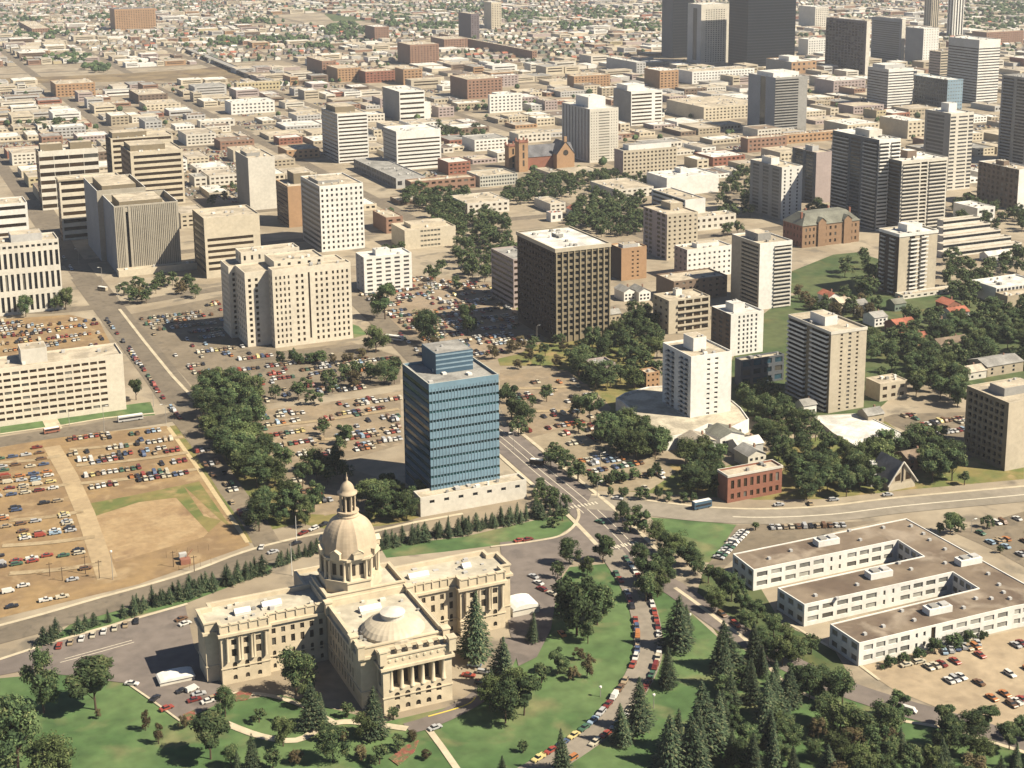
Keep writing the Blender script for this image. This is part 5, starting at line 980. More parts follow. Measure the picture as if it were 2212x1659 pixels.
for x, y, h, k in [(832, 690, 78, 'b'), (925, 745, 75, 'b'), (1010, 720, 62, 'b'), (812, 762, 60, 'b'), (795, 758, 30, 'b'), (56, 684, 46, 'b'), (142, 670, 50, 'b'), (294, 864, 46, 'b'), (118, 672, 28, 'b'), (905, 720, 50, 'b'), (1000, 780, 40, 'b'), (940, 770, 45, 'o')]: tree(k, x, y, h, 1., 'standing near the middle car parks')
grove([(250, 640), (290, 620), (420, 610), (425, 650), (380, 662), (300, 662)], 14, 8, 12, 'bbo', 'at the foot of the grey ribbed tower', 6.5)
G3 = 'between the bronze tower and the blue glass block'
grove([(1040, 770), (1120, 750), (1230, 745), (1320, 735), (1330, 770), (1200, 800), (1080, 800)], 22, 5, 9, 'bbo', G3, 9)
for x, y, h in [(1105, 905, 70), (1130, 920, 50), (1095, 870, 40), (1181, 868, 36), (1275, 912, 62), (1248, 900, 46), (1250, 935, 30), (1150, 880, 26), (1190, 1010, 40), (1120, 940, 40)]: tree('b', x, y, h, 1.15, 'round the sandy lots right of the blue glass block')
G4 = 'in the dense trees left of the bright white tower'
grove([(1230, 800), (1250, 770), (1330, 720), (1425, 720), (1430, 770), (1420, 830), (1400, 850), (1340, 850), (1290, 850)], 34, 9, 15, 'b', G4, 7)
grove([(1330, 700), (1340, 672), (1400, 672), (1440, 690), (1420, 740)], 12, 10, 15, 'b', 'below the twin white gabled houses', 7)
G5 = 'in the trees below the curved podium deck'
grove([(1335, 900), (1345, 875), (1390, 925), (1440, 960), (1430, 985), (1380, 960)], 7, 10, 14, 'b', G5, 6)
grove([(1290, 960), (1330, 940), (1360, 900), (1430, 960), (1435, 1000), (1330, 990)], 18, 9, 15, 'b', G5, 6.5)
grove([(1460, 1010), (1540, 980), (1560, 1010), (1560, 1080), (1490, 1080)], 13, 9, 14, 'b', G5, 6.5)
row('h', [(1280, 1052), (1350, 1040), (1440, 1028)], 4.5, 4.5, 7, 'in the hedge between the two small lots', 2.); row('h', [(1330, 1072), (1400, 1078), (1520, 1088)], 4.5, 4, 6.5, 'in the hedge along the north side of the avenue', 1.5)
row('b', [(1190, 985), (1240, 1030), (1300, 1072)], 7, 6, 10, 'beside the boulevard right of the blue glass block', 3)
G6 = 'in the woods between the white and tan towers'
grove([(1600, 850), (1680, 850), (1700, 905), (1770, 950), (1840, 1010), (1830, 1075), (1740, 1085), (1700, 1030), (1690, 1000), (1640, 960), (1620, 930)], 52, 8, 14, 'b', G6, 7.5, (.9, 1.35))
G7 = 'round the steep gabled church'
grove([(1850, 1060), (1850, 1000), (1930, 960), (2010, 975), (2060, 1010), (2055, 1050), (2000, 1050), (1990, 1000), (1910, 1010), (1905, 1065)], 26, 10, 16, 'b', G7, 6.5); tree('b', 2083, 1048, 30, 1.1, G7)
G8 = 'in the woods at the right below the checkered tower'
grove([(1880, 740), (1960, 690), (2080, 700), (2280, 660), (2280, 800), (2080, 800), (2080, 880), (1960, 860), (1900, 860), (1880, 800)], 90, 9, 15, 'b', G8, 8.5)
grove([(1720, 640), (1760, 650), (1850, 650), (1900, 665), (1880, 690), (1760, 690)], 18, 7, 11, 'bbo', 'on the bank right of the cream balcony tower', 8)
grove([(1810, 600), (1900, 540), (1905, 640), (1870, 650)], 12, 10, 14, 'b', 'left of the checkered tower', 7)
grove([(2040, 650), (2050, 570), (2110, 590), (2212, 560), (2280, 600), (2140, 600), (2090, 680)], 30, 9, 14, 'b', 'between the terraced block and the white pavilion', 9)
grove([(2060, 500), (2060, 430), (2200, 470), (2280, 520), (2180, 500)], 22, 9, 14, 'b', 'behind the terraced block at the right', 9)
grove([(1540, 500), (1560, 420), (1590, 370), (1625, 400), (1625, 470), (1590, 520)], 22, 9, 14, 'b', 'left of the white window-strip tower', 9)
grove([(1735, 470), (1790, 430), (1800, 480), (1760, 500)], 10, 9, 13, 'b', 'left of the old school', 8); grove([(2000, 280), (2212, 60), (2180, 0), (2090, 10)], 0, 1, 2, 'b', '', 3)
G9 = 'in the diagonal park belt behind the bronze tower'
grove([(870, 440), (900, 420), (1000, 425), (1060, 480), (1115, 500), (1110, 560), (1060, 620), (1010, 600), (960, 520), (920, 480)], 90, 9, 15, 'b', G9, 7)
grove([(1080, 440), (1150, 390), (1260, 385), (1390, 390), (1400, 430), (1260, 420), (1130, 450)], 70, 8, 13, 'b', 'in the park trees in front of the pale stone tower', 8)
grove([(1230, 500), (1260, 430), (1380, 440), (1395, 500), (1330, 520)], 60, 9, 15, 'b', 'in the dark grove behind the orange brick block', 7)
grove([(940, 270), (1000, 280), (1060, 290), (1040, 310), (950, 300)], 12, 9, 13, 'b', 'behind the white banded block', 10)
grove([(440, 440), (480, 400), (520, 420), (500, 460)], 7, 6, 10, 'b', 'left of the plain windowless tower', 8); grove([(70, 275), (130, 262), (200, 285), (190, 300), (90, 290)], 12, 8, 12, 'b', 'behind the far left office blocks', 10)
grove([(1060, 580), (960, 560), (900, 600), (1000, 640), (1060, 630)], 9, 7, 11, 'b', 'at the north end of the sandy car park', 9)
grove([(820, 610), (900, 560), (870, 540), (835, 520), (820, 560)], 6, 7, 10, 'b', 'beside the white balcony block', 8)
FARC = [MB() for _ in range(1)]
def lowtree(b, E, N, h, w_, r, ms):
    k = len(b.v); n = 7
    for (rr, z) in ((.30, .25), (.5, .5), (.36, .82)):
        for i in range(n):
            a = 2*pi*i/n+r.random()*.5; q = rr*w_*r.uniform(.7, 1.2); b.v.append((E+q*cos(a), N+q*sin(a), h*z*r.uniform(.85, 1.1)))
    b.v.append((E, N, h)); i0 = b.mi(ms[0]); 
    for l in range(2):
        for i in range(n): j = (i+1) % n; b.f.append((k+l*n+i, k+l*n+j, k+(l+1)*n+j, k+(l+1)*n+i)); b.m.append(b.mi(ms[r.choice((0, 0, 1)) if l else r.choice((0, 0, 1))]))
    for i in range(n): j = (i+1) % n; b.f.append((k+2*n+i, k+2*n+j, k+3*n)); b.m.append(b.mi(ms[r.choice((0, 1, 1, 0))]))
    b.tube((E, N, 0), (E, N, h*.3), .3, .3, BARK, 3)
KIND = {'b': ('broadleaf_tree', 'leafy tree', TB, TK, 'tree'), 'o': ('small_tree', 'rusty olive tree', TO, TK, 'tree'), 's': ('spruce_tree', 'tall dark spruce', TSP, TKS, 'spruce'),
        'p': ('young_conifer', 'small conifer', THC, TKS, 'conifer'), 'h': ('shrub', 'dark green bush', TSH, TK, 'bush')}
LIM = {'b': 300, 'o': 300, 's': 300, 'p': 300, 'h': 300}
TREES.sort(key=lambda t: -t[8])
keep, rest, cnt = [], [], {}
for t in TREES:
    cnt[t[0]] = cnt.get(t[0], 0)+1; (keep if cnt[t[0]] <= LIM[t[0]] else rest).append(t)
print('trees', cnt)
byarea = {}
for t in keep: byarea.setdefault((t[7], t[0]), []).append(t)
for (ar, k), ts in byarea.items():
    ts.sort(key=lambda t: t[1]); nm, lab, ms, tk, cat = KIND[k]
    for i, t in enumerate(ts):
        lb_ = lab+(', '+ordn(i)+' from left' if len(ts) > 1 else '')+' '+ar
        o = thing(nm, lb_, cat, (t[3], t[4], 0), rt.uniform(0, 6.28), lab+'s '+ar); h, wf = t[5], t[6]
        sq = rt.uniform(.85, 1.18); o.rotation_euler = (rt.gauss(0, .035), rt.gauss(0, .035), o.rotation_euler[2])
        link('crown', rt.choice(ms), o, (0, 0, 0), 0, (h*wf*sq, h*wf/sq, h)); link('trunk', tk, o, (0, 0, 0), 0, (h, h, h))
b = MB(); rf_ = random.Random(3)
LITE = {k: [crown_b(90+i, 620, .055, k, 16) for i in range(3)] for k in 'bo'}
for i_, t in enumerate(rest):
    a_ = LITE[t[0] if t[0] in 'bo' else 'b'][i_ % 3]; k = len(b.v); h, wf, rz = t[5], t[6], rf_.uniform(0, 6); c_, s_ = cos(rz)*h*wf, sin(rz)*h*wf
    b.v += [(t[3]+c_*x-s_*y, t[4]+s_*x+c_*y, z*h) for x, y, z in a_.v]; b.f += [tuple(q+k for q in f) for f in a_.f]; b.m += [b.mi(a_.mats[q]) for q in a_.m]; b.tube((t[3], t[4], 0), (t[3], t[4], h*.35), .25, .2, BARK, 4)
if rest: tag(link('distant_trees', b.mesh('distant_trees')), 'smaller leafy trees filling the gaps between the further city groves', 'trees', kind='stuff')
# ------------------------------------------------------------------ cars
CC = {'white': (.62, .60, .56), 'cream': (.52, .47, .36), 'red': (.30, .06, .04), 'maroon': (.17, .03, .025), 'orange': (.42, .17, .06), 'yellow': (.60, .50, .22), 'blue': (.07, .10, .18), 'pale blue': (.30, .40, .50), 'black': (.025, .025, .03), 'silver': (.42, .42, .42), 'brown': (.16, .09, .05), 'green': (.06, .13, .08), 'tan': (.36, .28, .18)}
CN = list(CC); CW = [18, 11, 8, 9, 4, 3, 6, 5, 10, 10, 9, 5, 9]
def paint(c): return mat('paint_'+c.replace(' ', '_'), CC[c], .35, .03, 1., spec=.5)
CGL = mat('car_glass', (.02, .022, .025), .1, .05, 1., spec=.6); TY = mat('tyre_rubber', (.02, .02, .02), .9, .1, 3.)
CMESH = {}
def ext(b, prof, y0, y1, m, yi=0.):
    n = len(prof); k = len(b.v); b.v += [(x, y0+(yi if z > .95 else 0), z) for x, z in prof]+[(x, y1-(yi if z > .95 else 0), z) for x, z in prof]; i = b.mi(m)
    b.f.append(tuple(range(k, k+n))); b.m.append(i); b.f.append(tuple(range(k+2*n-1, k+n-1, -1))); b.m.append(i)
    for q in range(n): r_ = (q+1) % n; b.f.append((k+q, k+n+q, k+n+r_, k+r_)); b.m.append(i)
def carparts(c, typ):
    k = (c, typ)
    if k not in CMESH:
        p = paint(c); bo = MB(); L = {'s': 2.45, 'w': 2.45, 'v': 2.4, 't': 2.6}[typ]
        ext(bo, [(-L, .3), (L, .3), (L, .62), (L-.25, .82), (.95, .92), (-1.35 if typ == 's' else -L+.1, .94), (-L+.05, .85), (-L, .6)], -.92, .92, p)
        gl = MB(); ro = MB()
        if typ == 's': gp_ = [(-1.55, .93), (1.05, .92), (.35, 1.4), (-.95, 1.4)]; rp = (-1., .4, 1.4)
        elif typ == 'w': gp_ = [(-2.35, .93), (1.05, .92), (.35, 1.42), (-2.1, 1.42)]; rp = (-2.15, .4, 1.42)
        elif typ == 'v': gp_ = [(-2.38, .93), (1.9, .92), (1.35, 1.75), (-2.35, 1.75)]; rp = (-2.38, 1.4, 1.75)
        else: gp_ = [(-.35, .93), (1.15, .92), (.6, 1.55), (-.3, 1.55)]; rp = (-.35, .65, 1.55)
        ext(gl, gp_, -.84, .84, CGL if typ != 'v' else p, .16 if typ != 'v' else .05); bo.box(rp[0], -.7, rp[2], rp[1], .7, rp[2]+.05, p)
        if typ == 't': bo.box(-2.55, -.9, .9, -2.45, .9, 1.2, p); bo.box(-2.5, -.92, .9, -.4, -.82, 1.2, p); bo.box(-2.5, .82, .9, -.4, .92, 1.2, p)
        a = MB(); 
        for mb_ in (bo, gl): 
            kk = len(a.v); a.v += mb_.v; a.f += [tuple(q+kk for q in t) for t in mb_.f]; a.m += [a.mi(mb_.mats[q]) for q in mb_.m]
        CMESH[k] = (bo.mesh('body'), gl.mesh('windows'), a)
    return CMESH[k]
wb = MB(); wb.lathe([(.02, -.1), (.33, -.1), (.33, .1), (.02, .1)], TY, 10); WHEEL = wb.mesh('wheel')
for v_ in WHEEL.vertices: v_.co = (v_.co.x, v_.co.z, v_.co.y)
CARS = []  # x, y (picture), E, N, heading, colour, type, row label
rc = random.Random(11)
def car(E, N, hd, rowlab, c=None, typ=None, tol=.0):
    if tol >= 0 and hitfoot(E, N, 2): return
    x, y = proj(E, N); c = c or rc.choices(CN, CW)[0]; CARS.append([x, y, E, N, hd, c, typ or rc.choice('sssssswwvt'), rowlab])
def lot(P, lab, prob, sp=13., orient='N', pitch=2.75, clump=.5, slant=0.):
    W_ = [at(*q) for q in P]; xs = [q[0] for q in W_]; ys = [q[1] for q in W_]; y = max(ys)-3; r = 0
    while y > min(ys)+2:
        sub = [(0,), (0, 5.4)][1]
        for k_, dy in enumerate((0, -5.6)):
            x = min(xs); on = rc.random() < prob*.85; n = 0
            while x < max(xs):
                if rc.random() < .2: on = rc.random() < prob*.85
                N = y+dy+slant*(x-min(xs))
                if inpoly(x, N, W_) and (rc.random() < (.86 if on else .05)) and not any(abs(t[3]-x) < 4.5 and abs(t[4]-N) < 4.5 for t in TREES if t[0] == 'b'):
                    car(x+rc.uniform(-.15, .15), N+rc.uniform(-.4, .4), (pi/2 if rc.random() < .5 else -pi/2)+rc.uniform(-.04, .04) if orient == 'N' else rc.uniform(-.06, .06), f'{ordn(r)} row back in {lab}'); n += 1
                x += pitch if orient == 'N' else 6.2
            if n: r += 1
        y -= sp+8.5 if orient == 'N' else 8.5
lot([(140, 948), (365, 925), (430, 1035), (400, 1042), (180, 1078)], 'the sandy lot by the diagonal path', .62, 8)
lot([(-10, 970), (90, 955), (130, 1040), (205, 1215), (160, 1290), (-10, 1320)], 'the bare left lot', .45, 0, 'E')
lot([(296, 690), (480, 650), (560, 700), (600, 760), (860, 775), (862, 830), (560, 872), (455, 845)], 'the big grey lot by the stone block', .5, 7)
lot([(540, 898), (865, 850), (865, 950), (780, 975), (640, 1000), (570, 955)], 'the dirt lot left of the glass block', .6, 8)
lot([(775, 640), (900, 600), (1050, 612), (1175, 735), (1010, 785), (900, 730)], 'the car park by the bronze tower', .7, 6)
lot([(1090, 812), (1220, 800), (1315, 885), (1290, 930), (1120, 945)], 'the sandy lot right of the glass block', .6, 8)
lot([(1150, 960), (1300, 912), (1450, 1018), (1400, 1060), (1290, 1052)], 'the small lots below the white tower', .55, 6)
lot([(1960, 1425), (2290, 1345), (2290, 1540), (2150, 1520), (1985, 1455)], 'the lot before the E-block', .6, 7)
lot([(2080, 1150), (2290, 1095), (2300, 1225), (2160, 1190)], 'the lot at the right edge', .7, 6)
lot([(1940, 898), (2088, 892), (2088, 962), (2020, 950)], 'the lot left of the grey end block', .6, 6)
lot([(-10, 695), (205, 690), (232, 742), (-10, 785)], 'the dirt lot behind the long cream block', .5, 8)
lot([(610, 1030), (880, 1070), (880, 1095), (660, 1105)], 'the sandy strip behind the dome', .5, 6)
lot([(410, 975), (470, 965), (560, 1120), (530, 1140)], 'the shaded strip under the dark grove', .6, 6)
lot([(60, 330), (250, 300), (250, 340), (60, 360)], 'the lot by the far left offices', .5, 6); lot([(400, 330), (500, 320), (520, 440), (400, 430)], 'the lot behind the banded offices', .5, 6)
def line(pts, lab, step, prob, ang=None, side=0., cols=None, typ=None):
    P = [Vector(at(*q)) for q in pts]; acc = 0
    for i in range(len(P)-1):
        dv = P[i+1]-P[i]; L = dv.length; dv.normalize(); nn = Vector((-dv.y, dv.x)); a0 = atan2(dv.y, dv.x)
        while acc < L:
            p = P[i]+dv*acc+nn*side
            if rc.random() < prob: car(p.x, p.y, a0+(ang or 0)+rc.uniform(-.04, .04), lab, rc.choice(cols) if cols else None, typ, -1)
            acc += step
        acc -= L
line([(1668, 1141), (1822, 1136)], 'the row behind the white E-block', 2.8, 1, pi/2)
line([(1606, 1152), (1548, 1212)], 'the slanted row by the E-block', 2.9, .95, pi/2, 0, ['white', 'white', 'silver', 'black', 'cream', 'green'])
line([(128, 1398), (340, 1330)], 'the kerbside row west of the parliament', 4.3, .8, pi/2-.5)
line(LANE[4:], 'the inner side of the curved drive', 5.9, .9, 0, -3.9); line(LANE[2:], 'the outer side of the curved drive', 5.9, .9, 0, 3.9)
line([(1930, 1446), (2000, 1428)], 'the short row at the corner bushes', 5.6, .8, 0); line([(2040, 1410), (2125, 1388)], 'the row by the wall bushes', 3., .7, pi/2-.5, 0, ['blue', 'pale blue', 'tan', 'silver'])
line([(300, 745), (372, 850), (415, 900)], 'the east kerb of the left-hand street', 6.2, .8, 0, -6.5) ; line([(215, 695), (262, 760), (290, 810)], 'the west kerb of the left-hand street', 7, .6, 0, 5)
line([(100, 500), (160, 590)], 'the street beside the slotted block', 9, .5); line([(700, 1135), (640, 1160)], 'the kerb left of the dome', 6, .6, 0)
line([(1330, 1085), (1420, 1096)], 'the avenue below the small lots', 14, .7, 0, 3, ['orange', 'silver', 'black']); line([(1690, 1100), (1960, 1075)], 'the avenue beside the red brick building', 26, .6, 0, 4, ['silver', 'black', 'blue'])
line([(1750, 1090), (1745, 1083)], 'the side street by the chapel', 9, 1); line([(840, 710), (900, 770)], 'the street behind the glass block', 9, .6, 0, 3)
line([(1360, 1130), (1480, 1215)], 'the tree-shaded kerb of the boulevard', 7, .7, 0, 3); line([(1560, 1330), (1640, 1390)], 'the shaded lower boulevard', 9, .4); line([(1965, 1538), (2000, 1548)], 'the lower road at the right', 7, 1)
for (x, y, a, c, t) in [(1152, 1248, 1.9, 'silver', 's'), (1163, 1262, 1.9, 'white', 's'), (1170, 1275, 1.9, 'maroon', 'w'), (1192, 1285, 1.9, 'cream', 's'), (1215, 1292, 1.9, 'pale blue', 's'), (1214, 1372, 1.5, 'orange', 's'), (1140, 1168, .1, 'maroon', 's'), (1122, 1170, .1, 'red', 's'),
                        (1025, 1440, -.7, 'pale blue', 's'), (1012, 1462, -.7, 'red', 's'), (1040, 1478, -.7, 'black', 's'), (1045, 1455, -.7, 'silver', 'w'), (285, 1480, -.6, 'white', 's'), (360, 1533, .3, 'red', 's'), (335, 1512, .8, 'black', 's'), (395, 1495, .2, 'black', 's'), (415, 1492, .4, 'white', 'v'),
                        (420, 1515, .1, 'maroon', 's'), (430, 1502, 0, 'silver', 's'), (450, 1518, .1, 'white', 's'), (392, 1340, .3, 'brown', 's'), (400, 1350, .3, 'white', 's'), (940, 1575, .2, 'silver', 's'), (1296, 1130, 2., 'green', 's'), (590, 1195, .2, 'silver', 's'), (640, 1176, .2, 'black', 's'),
                        (460, 1512, .1, 'tan', 's'), (475, 1505, .1, 'red', 's'), (565, 1185, 1.2, 'white', 's')]:
    g = at(x, y); car(g[0], g[1], a, 'the drives round the parliament', c, t, -1)
CARS = [c for c in CARS if -40 < c[0] < 2260 and -20 < c[1] < 1700]
CARS.sort(key=lambda c: -c[1]); ind, oth = CARS[:300], CARS[300:]
print('cars', len(CARS))
grp = {}
for c in CARS: grp.setdefault((c[5], c[7]), []).append(c)
seen = set()
for (col, rl_), cs in grp.items():
    cs.sort(key=lambda c: c[0])
    for i, c in enumerate(cs):
        c.append((col+' car' if len(cs) == 1 else ordn(i)+' '+col+' car from left')+(', ' if ' row back' in rl_ else ' on ' if 'side' in rl_ and 'row' not in rl_ else ' in ' if 'row' in rl_ else ' on ')+rl_)
for c in ind:
    bo, gl, _ = carparts(c[5], c[6]); o = thing('parked_car', c[8], 'car', (c[2], c[3], .16), c[4], 'cars, '+c[7])
    link('body', bo, o); link('windows', gl, o)
    for sx in (-1.5, 1.45):
        for sy_ in (-.86, .86): link('wheel', WHEEL, o, (sx, sy_, .33))
def bake(b, a, E, N, z, rz):
    k = len(b.v); c_, s_ = cos(rz), sin(rz); b.v += [(E+c_*x-s_*y, N+s_*x+c_*y, z+zz) for x, y, zz in a.v]; b.f += [tuple(q+k for q in t) for t in a.f]; b.m += [b.mi(a.mats[q]) for q in a.m]
b = MB()
for c in oth: bake(b, carparts(c[5], c[6])[2], c[2], c[3], .14, c[4])
# ------------------------------------------------------------------ the wider city: blocks of low buildings, houses and trees
rg = random.Random(5); FX0, FY0, PX_, PY_ = 144., 1022., 146., 134.
LOWB, HOUS, FT = [], [], []
EXTRA = [[(380, 430), (520, 430), (500, 520), (400, 520)], [(790, 450), (960, 455), (1060, 560), (900, 590), (800, 540)], [(1000, 420), (1260, 395), (1420, 395), (1620, 480), (1600, 545), (1500, 520), (1230, 510), (1100, 470)], [(1880, 240), (2270, 240), (2270, 540), (2060, 430), (1900, 300)], [(1560, 320), (1900, 320), (1800, 420), (1740, 430), (1560, 380)]]
TSET = {(int(t[3]//12), int(t[4]//12)) for t in TREES}
def filler_ok(x, y):
    if any(inpoly(x, y, P) for P in EXTRA):
        g = at(x, y); return not any((int(g[0]//12)+a, int(g[1]//12)+b_) in TSET for a in (-1, 0, 1) for b_ in (-1, 0, 1))
    if y < -12 or x < -60 or x > 2270: return False
    if x < 1560: lim = 452 if x < 900 else 400 if x < 1400 else 380
    elif x < 1900: lim = 330
    else: lim = 250
    return y < lim
stb = MB(); 
for i in range(-8, 46):
    for j in range(-4, 34):
        bx, by = FX0+i*PX_, FY0+j*PY_; c = proj(bx+PX_/2, by+PY_/2)
        if not (-120 < c[0] < 2330 and -30 < c[1] < 520): continue
        if j < 0 and not any(inpoly(*c, P) for P in EXTRA): continue
        stb.flat(rect(bx-7, by+7, bx+7, by+PY_-7), .04, ASPH); stb.flat(rect(bx-7, by-7, bx+PX_-7, by+7), .035, ASPH)
        yy = c[1]; east = c[0]
        if 140 < yy < 182 and c[0] < 560: continue
        far = by > 2350 or (east > 2080 and yy < 130); res = far and rg.random() < (.72 if by > 2900 else .35)
        if 30 < yy < 60 and 540 < east < 760: continue
        greeny = rg.random()
        for s_, oy in ((0, 10), (1, PY_-10)):
            x = bx+11
            while x < bx+PX_-14:
                if res:
                    w_ = rg.uniform(8, 11); d_ = rg.uniform(9, 14)
                    cx_, cy__ = x+w_/2, by+(oy+d_/2+5 if s_ == 0 else oy-d_/2-5); q = proj(cx_, cy__)
                    if filler_ok(*q) and not hitfoot(cx_, cy__, 8): HOUS.append((q[1], q[0], cx_, cy__, w_, d_, rg.choice(HW), rg.choice(HR+['grey', 'gravel', 'gravel', 'grey', 'white']), rg.choice('xy'), j))
                    for _ in range(2):
                        if rg.random() < (.34 if greeny > .3 else .2): FT.append((x+rg.uniform(0, w_+4), by+rg.uniform(8, PY_-8), rg.uniform(5, 10)))
                    x += w_+rg.uniform(4, 7)
                else:
                    w_ = rg.choice((14, 20, 26, 34, 44))*rg.uniform(.85, 1.1); w_ = min(w_, bx+PX_-12-x); d_ = rg.uniform(22, 46)
                    if w_ < 9: break
                    cy__ = by+(oy+d_/2 if s_ == 0 else oy-d_/2); q = proj(x+w_/2, cy__); tq = rg.random()
                    if tq < .86 or far:
                        if filler_ok(*q) and not hitfoot(x+w_/2, cy__, max(w_, d_)/2+3):
                            hh = rg.choice((4.5, 5, 5.5, 7, 8, 10, 13 if not far else 5)); LOWB.append((q[1], q[0], x, cy__-d_/2, w_, d_, hh, rg.choices(['cream', 'white', 'tan', 'beige', 'brick', 'offwhite', 'pink', 'orange', 'redbrick', 'brown', 'palegrey', 'yellow'], [12, 9, 8, 9, 7, 11, 8, 3, 3, 4, 8, 1])[0], rg.choices(['gravel', 'tan', 'white', 'grey', 'brown', 'tar'], [6, 7, 7, 3, 2, 1])[0], j))
                    elif filler_ok(*q):
                        k_ = 0
                        while k_ < w_:
                            for dy in (4, 14, 22, 32):
                                if dy < d_ and rg.random() < .55 and not hitfoot(x+k_, cy__-d_/2+dy, 2):
                                    cc = rg.choices(CN, CW)[0]; bake(b, carparts(cc, 's')[2], x+k_, cy__-d_/2+dy, .1, pi/2)
                            k_ += 3
                    if rg.random() < .16: FT.append((x+rg.uniform(0, w_), by+PY_/2+rg.uniform(-16, 16), rg.uniform(6, 11)))
                    x += w_+rg.choice((1, 2.5, 7))
        if rg.random() < .14 and not far:
            for k_ in range(9): FT.append((bx+10+k_*14+rg.uniform(-2, 2), by+8.5, rg.uniform(6, 10)))
tag(link('parked_cars', b.mesh('parked_cars')), 'small distant cars parked in lots across the city', 'cars', kind='stuff')
tag(link('street', stb.mesh('street')), kind='structure')
LOWB.sort(key=lambda t: -t[0]); HOUS.sort(key=lambda t: -t[0]); print('low', len(LOWB), 'houses', len(HOUS), 'far trees', len(FT))
VENT = MB(); VENT.box(-1.4, -1, 0, 1.4, 1, 1.3, W('palegrey')); VENTM = VENT.mesh('rooftop_unit')
bl = MB(); rows_ = {}
for n_, t in enumerate(LOWB):
    if n_ < 300: rows_.setdefault(t[9], []).append(t)
    else:
        _, _, x, y, w_, d_, hh, wl, rf, j = t; bl.box(x, y, 0, x+w_, y+d_, hh, W(wl)); bl.flat(rect(x+.5, y+.5, x+w_-.5, y+d_-.5), hh+.04, Rf(rf))
        ux, uy = x+w_*rg.uniform(.2, .8), y+d_*rg.uniform(.2, .8); bl.box(ux, uy, hh, ux+2.5, uy+2, hh+1.6, W(rg.choice(('palegrey', 'grey', 'tan'))))
        if hh > 6: bl.box(x+w_*.1, y-.06, hh*.35, x+w_*.9, y-.01, hh*.5, G('glass_brown')); bl.box(x+w_*.1, y-.06, hh*.68, x+w_*.9, y-.01, hh*.82, G('glass_brown'))
tag(link('distant_low_buildings', bl.mesh('distant_low_buildings')), 'flat-roofed low buildings packed in far blocks toward the horizon', 'buildings', kind='stuff')
for r_i, (j, ts) in enumerate(sorted(rows_.items())):
    ts.sort(key=lambda t: t[1])
    for i, (_, _, x, y, w_, d_, hh, wl, rf, _) in enumerate(ts):
        o = thing('low_building', f'{"small" if w_ < 20 else "wide"} low {wl.replace("offwhite", "off-white").replace("palegrey", "pale grey").replace("redbrick", "red brick")} building, {ordn(i)} from left in {ordn(r_i)} row of city blocks', 'building', (x, y, 0), group='low flat-roofed city buildings')
        q = MB(); pn = []; plate(q, (0, 0), (w_, 0), 0, hh, W(wl), [Fc(max(2, int(w_/4.5)), max(1, int(hh/3.8)), .6, .42, .03, .97, b=.05, t=.92)] if y < 1950 else [Fc(1, max(1, int(hh/3.8)), .92, .35, .03, .97, b=.05, t=.92)], pn, G('glass_brown'))
        for e, f in (((w_, 0), (w_, d_)), ((w_, d_), (0, d_)), ((0, d_), (0, 0))): q.face([(*e, 0), (*f, 0), (*f, hh), (*e, hh)], W(wl))
        P = rect(0, 0, w_, d_); I = inset(P, .4)
        for e in range(4): f = (e+1) % 4; q.face([(*P[e], hh), (*P[f], hh), (*I[f], hh), (*I[e], hh)], W(wl)); q.face([(*I[f], hh-.6), (*I[e], hh-.6), (*I[e], hh), (*I[f], hh)], W(wl))
        link('wall', q.mesh('wall'), o); q = MB(); q.flat(I, hh-.6, Rf(rf)); link('roof', q.mesh('roof'), o)
        for (loc, rz, ww, h2, g, _) in pn: link('window', pane_mesh(ww, h2, g), o, loc, rz)
        for _ in range(rg.randint(1, 3)): link('rooftop_unit', VENTM, o, (rg.uniform(2, w_-2), rg.uniform(2, d_-2), hh-.6), rg.choice((0, pi/2)))
bh = MB(); rows_ = {}
for n_, t in enumerate(HOUS):
    if n_ < 300: rows_.setdefault(t[9], []).append(t)
    else:
        _, _, x, y, w_, d_, wl, rf, ax, j = t; bh.box(x-w_/2, y-d_/2, 0, x+w_/2, y+d_/2, 4.5, W(wl)); gable(bh, x-w_/2, y-d_/2, x+w_/2, y+d_/2, 4.5, 7, Rf(rf), W(wl), ax)
tag(link('distant_houses', bh.mesh('distant_houses')), 'tiny gabled houses spread through the far neighbourhoods', 'houses', kind='stuff')
for r_i, (j, ts) in enumerate(sorted(rows_.items())):
    ts.sort(key=lambda t: t[1])
    for i, (_, _, x, y, w_, d_, wl, rf, ax, _) in enumerate(ts):
        fm_ = house_mesh(wl, rf, ax, round(w_), round(d_), 4.6)[3]; o = link('house', fm_, None, (x, y, 0)); tag(o, f'tiny house with a {rf.replace("tar", "dark brown").replace("gravel", "sandy")} roof, {ordn(i)} from left in {ordn(r_i)} street of houses', 'house', 'small gabled houses in the far neighbourhoods')
bt_ = MB(); kept = 0
for (x, y, h) in FT:
    q = proj(x, y)
    if filler_ok(*q) and not hitfoot(x, y, 3): lowtree(bt_, x, y, h, h*.95, rf_, LM['b']); kept += 1
